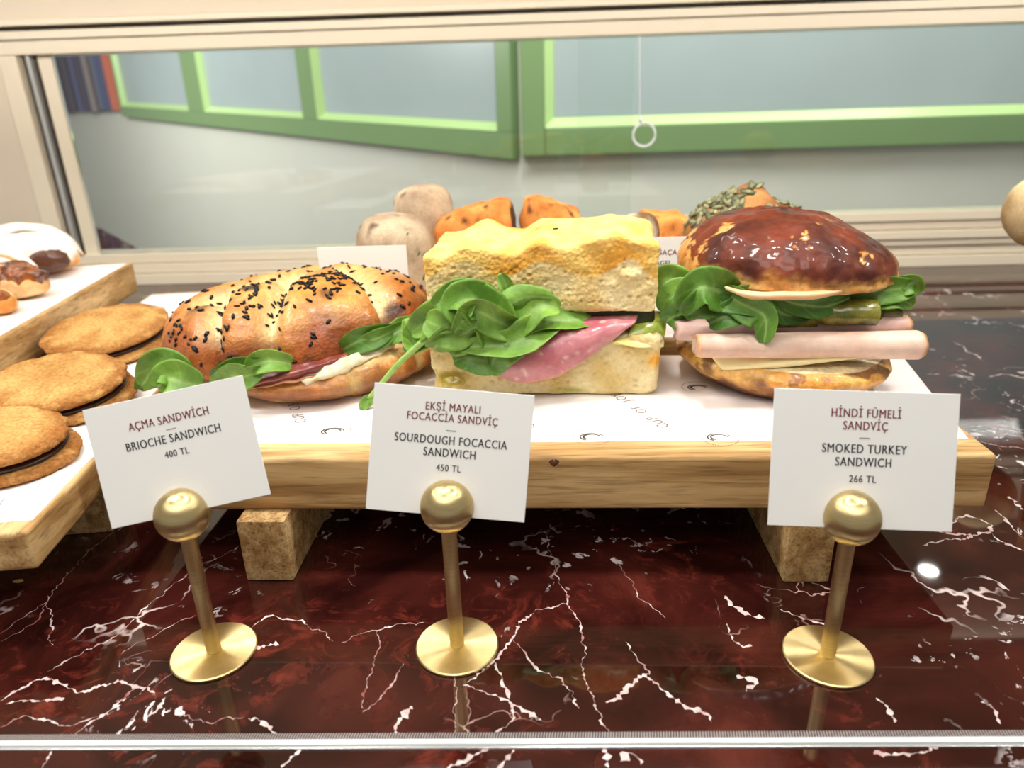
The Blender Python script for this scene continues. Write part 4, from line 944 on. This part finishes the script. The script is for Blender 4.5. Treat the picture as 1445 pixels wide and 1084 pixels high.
blob('dough', TP(58, 358, .121)+Vector((-.012, .0, 0)), RZ(-12), (.052, .030, .0215), e, M_SUGAR, sug, .10, 40, 1, .7, minz=.1012)
flap(e, [[TP(-30, 352, .118), TP(10, 334, .130), TP(55, 330, .130), TP(95, 344, .122), TP(118, 362, .106)], [TP(-20, 344, .126), TP(20, 322, .140), TP(60, 325, .138), TP(92, 336, .128), TP(116, 358, .108)], [TP(-30, 334, .122), TP(10, 318, .134), TP(60, 318, .132), TP(90, 330, .124), TP(112, 352, .106)]], 2)
blob('chocolate_filling', TP(80, 357, .124)+Vector((.006, -.024, -.004)), RZ(10), (.019, .012, .0120), e, plain('choc_gloss', C(86, 52, 38), .25, 0, .5, .4, 200), sug, .18, 120, 3, .9, 40, 20)
e = empty('apple_turnover', tuple(TP(28, 405, zb_)), 'pastry with shiny brown caramelised apple filling on the raised left board', 'pastry')
blob('dough', TP(20, 398, .113), RZ(-35), (.048, .020, .0120), e, M_SUGAR, lambda p, n: mix(C(247, 214, 160), C(214, 146, 76), .5+n), .10, 50, 5, .7, minz=.1012)
blob('caramel_filling', TP(26, 391, .120), RZ(-30), (.031, .017, .0130), e, M_JAM, lambda p, n: mix(C(176, 98, 34), C(96, 46, 14), .5+1.3*n), .28, 90, 6, .8)
flap(e, [[TP(-40, 378, .124), TP(-5, 362, .134), TP(25, 368, .128), TP(50, 386, .116)], [TP(-44, 370, .126), TP(-6, 350, .140), TP(28, 358, .132), TP(54, 380, .118)]], 7)
e = empty('sugared_pastry', tuple(TP(-10, 432, zb_)), 'corner of a golden folded pastry at left edge, nearest on the raised board', 'pastry')
blob('dough', TP(-12, 424, .110), RZ(-38), (.034, .016, .0100), e, M_SUGAR, lambda p, n: mix(C(244, 206, 146), C(214, 142, 70), .5+n), .10, 50, 9, .7, minz=.1012)
blob('caramel_filling', TP(-14, 418, .117), RZ(-30), (.020, .012, .0080), e, M_JAM, lambda p, n: mix(C(196, 112, 40), C(120, 60, 20), .5+1.3*n), .2, 90, 10, .8, 40, 20)

# ------------------------------------------------------------------ rear breads
def herb(p, n):
    c = mix(C(206, 184, 152), C(160, 134, 108), .5+.9*n); return mix(c, C(84, 62, 52), max(0, noise.noise(p*75+Vector((2, 0, 0)))-.33)*3.2)
def herbs(e, cs, r, z):
    pass
ROT = lambda x, y, z: (Matrix.Rotation(math.radians(z), 3, 'Z')@Matrix.Rotation(math.radians(y), 3, 'Y')@Matrix.Rotation(math.radians(x), 3, 'X'))
def drum(name, px, py, y, rad, h, rot, seed, label, cat, mat, colf, group, lo=None):
    c = aty(px, py, y); zmin = ZT+.0018; e = empty(name, (c.x, c.y, zmin), label, cat, group)
    def f(u, v):
        cv = abs(math.cos(v))**.5; sv = math.copysign(abs(math.sin(v))**.62, math.sin(v)); p = Vector((rad*cv*math.cos(u), rad*cv*math.sin(u), h*sv))
        n = noise.fractal(p*32+Vector((seed, 0, seed)), 1, 2, 5); q = c+rot@(p*(1+.05*n)); q.z = max(q.z, zmin); return q, colf(p, n)
    V, Fc, K = sph(f, 110, 60); mk('bread', V, Fc, mat, e, K); return e, c
e, c = drum('herb_bread', 556, 364, .665, .0350, .0390, ROT(8, 8, 0), 1, 'pale grey-beige herb bread roll standing behind the brioche, nearer of two', 'bread roll', M_DRY, herb, 'pale herb bread rolls behind the brioche')
for (px, py, s) in ((591, 358, 1), (600, 390, 1.7), (575, 330, .7), (560, 345, .6)):
    p = aty(px, py, .634 if px < 595 else .638); V, Fc, K = sph(lambda u, v: (p+Matrix.Rotation(.6, 3, 'Y')@Vector((.0009*s*math.cos(u)*math.cos(v), .0008*math.sin(u)*math.cos(v), .0026*s*math.sin(v))), C(70, 96, 50)), 10, 8); mk('herb_fleck', V, Fc, M_LEAF, e, K)
e, c = drum('herb_bread', 600, 318, .760, .0320, .0400, ROT(0, -4, 0), 7, 'pale grey-beige herb bread roll farther back, left of the orange scones', 'bread roll', M_DRY, herb, 'pale herb bread rolls behind the brioche')
def orange(p, n): 
    c = mix(C(234, 162, 84), C(204, 122, 56), .5+1.0*n); return mix(c, C(90, 44, 24), max(0, noise.noise(p*110)-.34)*3)
def wedge(name, pts, y0, y1, h, seed, label, group, dark=None):
    """pts: front outline in px from left round the top; extruded back"""
    P = [aty(px, py, y0) for px, py in pts]; zmin = ZT+.0018; c = sum(P, Vector())/len(P); e = empty(name, (c.x, (y0+y1)/2, zmin), label, 'scone', group)
    x0 = min(p.x for p in P); x1 = max(p.x for p in P); Q = sorted(P, key=lambda p: p.x)
    def top(x):
        for a, b in zip(Q, Q[1:]):
            if a.x <= x <= b.x: t = (x-a.x)/max(1e-9, b.x-a.x); return a.z+(b.z-a.z)*t
        return Q[0].z if x < Q[0].x else Q[-1].z
    def f(u, v, w):
        hx = (x1-x0)/2; p, d = roundbox(u, v, w, hx, (y1-y0)/2, .04, .008)
        x = p.x+(x0+x1)/2; zt_ = top(x); zz = zmin+(p.z+.04)/.08*(zt_-zmin); n = noise.fractal(Vector((x, p.y, zz))*55+Vector((seed, 0, 0)), 1, 2, 5)
        q = Vector((x, p.y+(y0+y1)/2, zz))+d*.0022*n; q.z = max(zmin, q.z); col = orange(p+Vector((seed, 0, 0)), n)
        if dark and u > .93: col = mix(col, C(46, 28, 26), .9)
        return q, col
    V, Fc, K = cubegrid(50, 30, 30, f); mk('scone_body', V, Fc, M_DRY, e, K); return e
wedge('orange_scone', [(610, 322), (620, 312), (660, 297), (700, 287), (718, 286), (726, 300)], .690, .740, 0, 1, 'orange-brown scone with a dark right end, behind the left corner of the focaccia', 'orange scones', True)
wedge('orange_scone', [(734, 300), (740, 285), (760, 283), (790, 291), (818, 303), (826, 312)], .700, .750, 0, 5, 'orange-brown scone behind the middle of the focaccia', 'orange scones')
wedge('orange_scone', [(908, 310), (916, 304), (940, 305), (968, 306), (985, 316)], .720, .770, 0, 9, 'orange-brown scone above the rear white card, left of the seeded roll', 'orange scones')
# pale nut-topped bun between focaccia and scone
def nutc(p, n): return mix(C(226, 204, 176), C(130, 96, 66), .5+1.4*n)
drum('nut_topped_bun', 900, 345, .640, .0180, .0270, ROT(0, 0, 0), 12, 'small crumbly pale bun peeking over the back right corner of the focaccia', 'bread roll', M_DRY, nutc, None)
# pumpkin seed roll
c = aty(1048, 345, .660); e = empty('pumpkin_seed_roll', (c.x, c.y, ZT+.0018), 'brown roll covered in green pumpkin seeds behind the turkey bun', 'bread roll')
def psf(u, v):
    p = Vector((.054*math.cos(v)*math.cos(u), .044*math.cos(v)*math.sin(u), .0480*abs(math.sin(v))**.8*(1 if v > 0 else -1))); n = noise.fractal(p*26+Vector((4, 0, 0)), 1, 2, 4)
    q = c+p*(1+.09*n)-Vector((0, 0, .003))+Vector((0, 0, .007*g(p.x-.004, .016)-.0035*g(p.x-.024, .006))); q.z = max(q.z, ZT+.0018); return q, mix(C(206, 150, 92), C(142, 86, 46), .5+1.1*n)
V, Fc, K = sph(psf, 110, 60); mk('bread', V, Fc, M_DRY, e, K)
mb = MB(); rng = random.Random(5); SV = V
for k in range(420):
    i = rng.randrange(110*34, 110*57); a = SV[i]; l = a-c
    if not (l.x < -.010 or (l.x > .028 and l.z > .02) or rng.random() < .08): continue
    b = SV[i+1]; cc_ = SV[i-110]; n = (b-a).cross(a-cc_)
    if n.length < 1e-12: continue
    n.normalize()
    if n.dot(l) < 0: n = -n
    t = Quaternion(n, rng.random()*6.28)@(b-a).normalized(); t = (t+n*rng.uniform(-.3, .5)).normalized(); s = n.cross(t).normalized(); L1 = .0058*(.8+.4*rng.random()); L2 = L1*.48; o = a+n*.0012
    vv = []
    for q in range(10):
        an = 2*PI*q/10; rr = 1; vv.append(o+t*math.cos(an)*L1*(1 if math.cos(an) < 0 else 1.15)+s*math.sin(an)*L2)
    vv += [o+n*.0012, o-n*.0010]; g0 = mix(C(96, 104, 74), C(176, 172, 128), rng.random())
    mb.add(vv, [(q, (q+1) % 10, 10) for q in range(10)]+[((q+1) % 10, q, 11) for q in range(10)], [g0]*12)
mb.build('pumpkin_seeds', M_PSEED, e, smooth=True, kind='stuff')
# round bread at the right edge
c = aty(1478, 297, .70); e = empty('round_bread', (c.x, c.y, .1202), 'round pale bread ball cut off by the right edge of the photo', 'bread roll')
def rbf(u, v):
    p = Vector((.036*math.cos(v)*math.cos(u), .036*math.cos(v)*math.sin(u), .036*math.sin(v))); n = noise.fractal(p*30, 1, 2, 4); q = c+p*(1+.04*n); q.z = max(q.z, .1203); q.z = min(q.z, c.z+.033)
    return q, mix(mix(C(222, 196, 150), C(180, 146, 100), .5+n), C(244, 222, 170), ss(.2, .8, p.z/.036))
V, Fc, K = sph(rbf, 70, 40); mk('bread', V, Fc, M_DRY, e, K)

# rear cards, each in a small holder on the rear board
def rear_card(x0, x1, ytop, y, lines, lab, hlab):
    a = aty(x0, ytop, y); b = aty(x1, ytop, y); zc = (a.z+b.z)/2; w = b.x-a.x; h = .050; cx = (a.x+b.x)/2
    hd = empty('card_stand', (cx, y, ZT+.0018), hlab, 'card holder', 'small stands under the rear cards')
    m = MB(); m.bevbox(cx-.012, cx+.012, y-.006, y+.006, ZT+.0018, ZT+.0058, .0008); m.build('foot', M_ALU, hd)
    m = MB(); m.cyl((cx, y+.0025, ZT+.0058), (cx, y+.0025, zc-h+.012), .0015, n=12); m.build('pole', M_ALU, hd)
    m = MB(); m.bevbox(a.x, b.x, y-.0004, y+.0004, zc-h, zc, .0001, None, 1); o = m.build('price_card', M_CARD); tag(o, lab, 'price card', 'rear white price cards')
    for t, size, red, dx, dz in lines:
        R = Matrix.Translation((cx+dx, y-.00045, zc-dz))@Matrix.Rotation(PI/2, 4, 'X'); lettering(t, size, M_INKR if red else M_INKB, o, R, .9, 1.1, 'lettering')
rear_card(447, 573, 347.5, .600, [('EALCOME', .0050, 0, .004, .0200)], 'white card showing only its top above the seeded brioche', 'small metal card stand hidden behind the seeded brioche')
rear_card(868, 974, 335, .575, [('POĞAÇA', .0060, 1, .008, .0125), ('BAGEL', .0055, 0, .008, .0210)], 'white card between the focaccia and the turkey bun, with faint red and black words', 'small metal card stand hidden behind the focaccia')
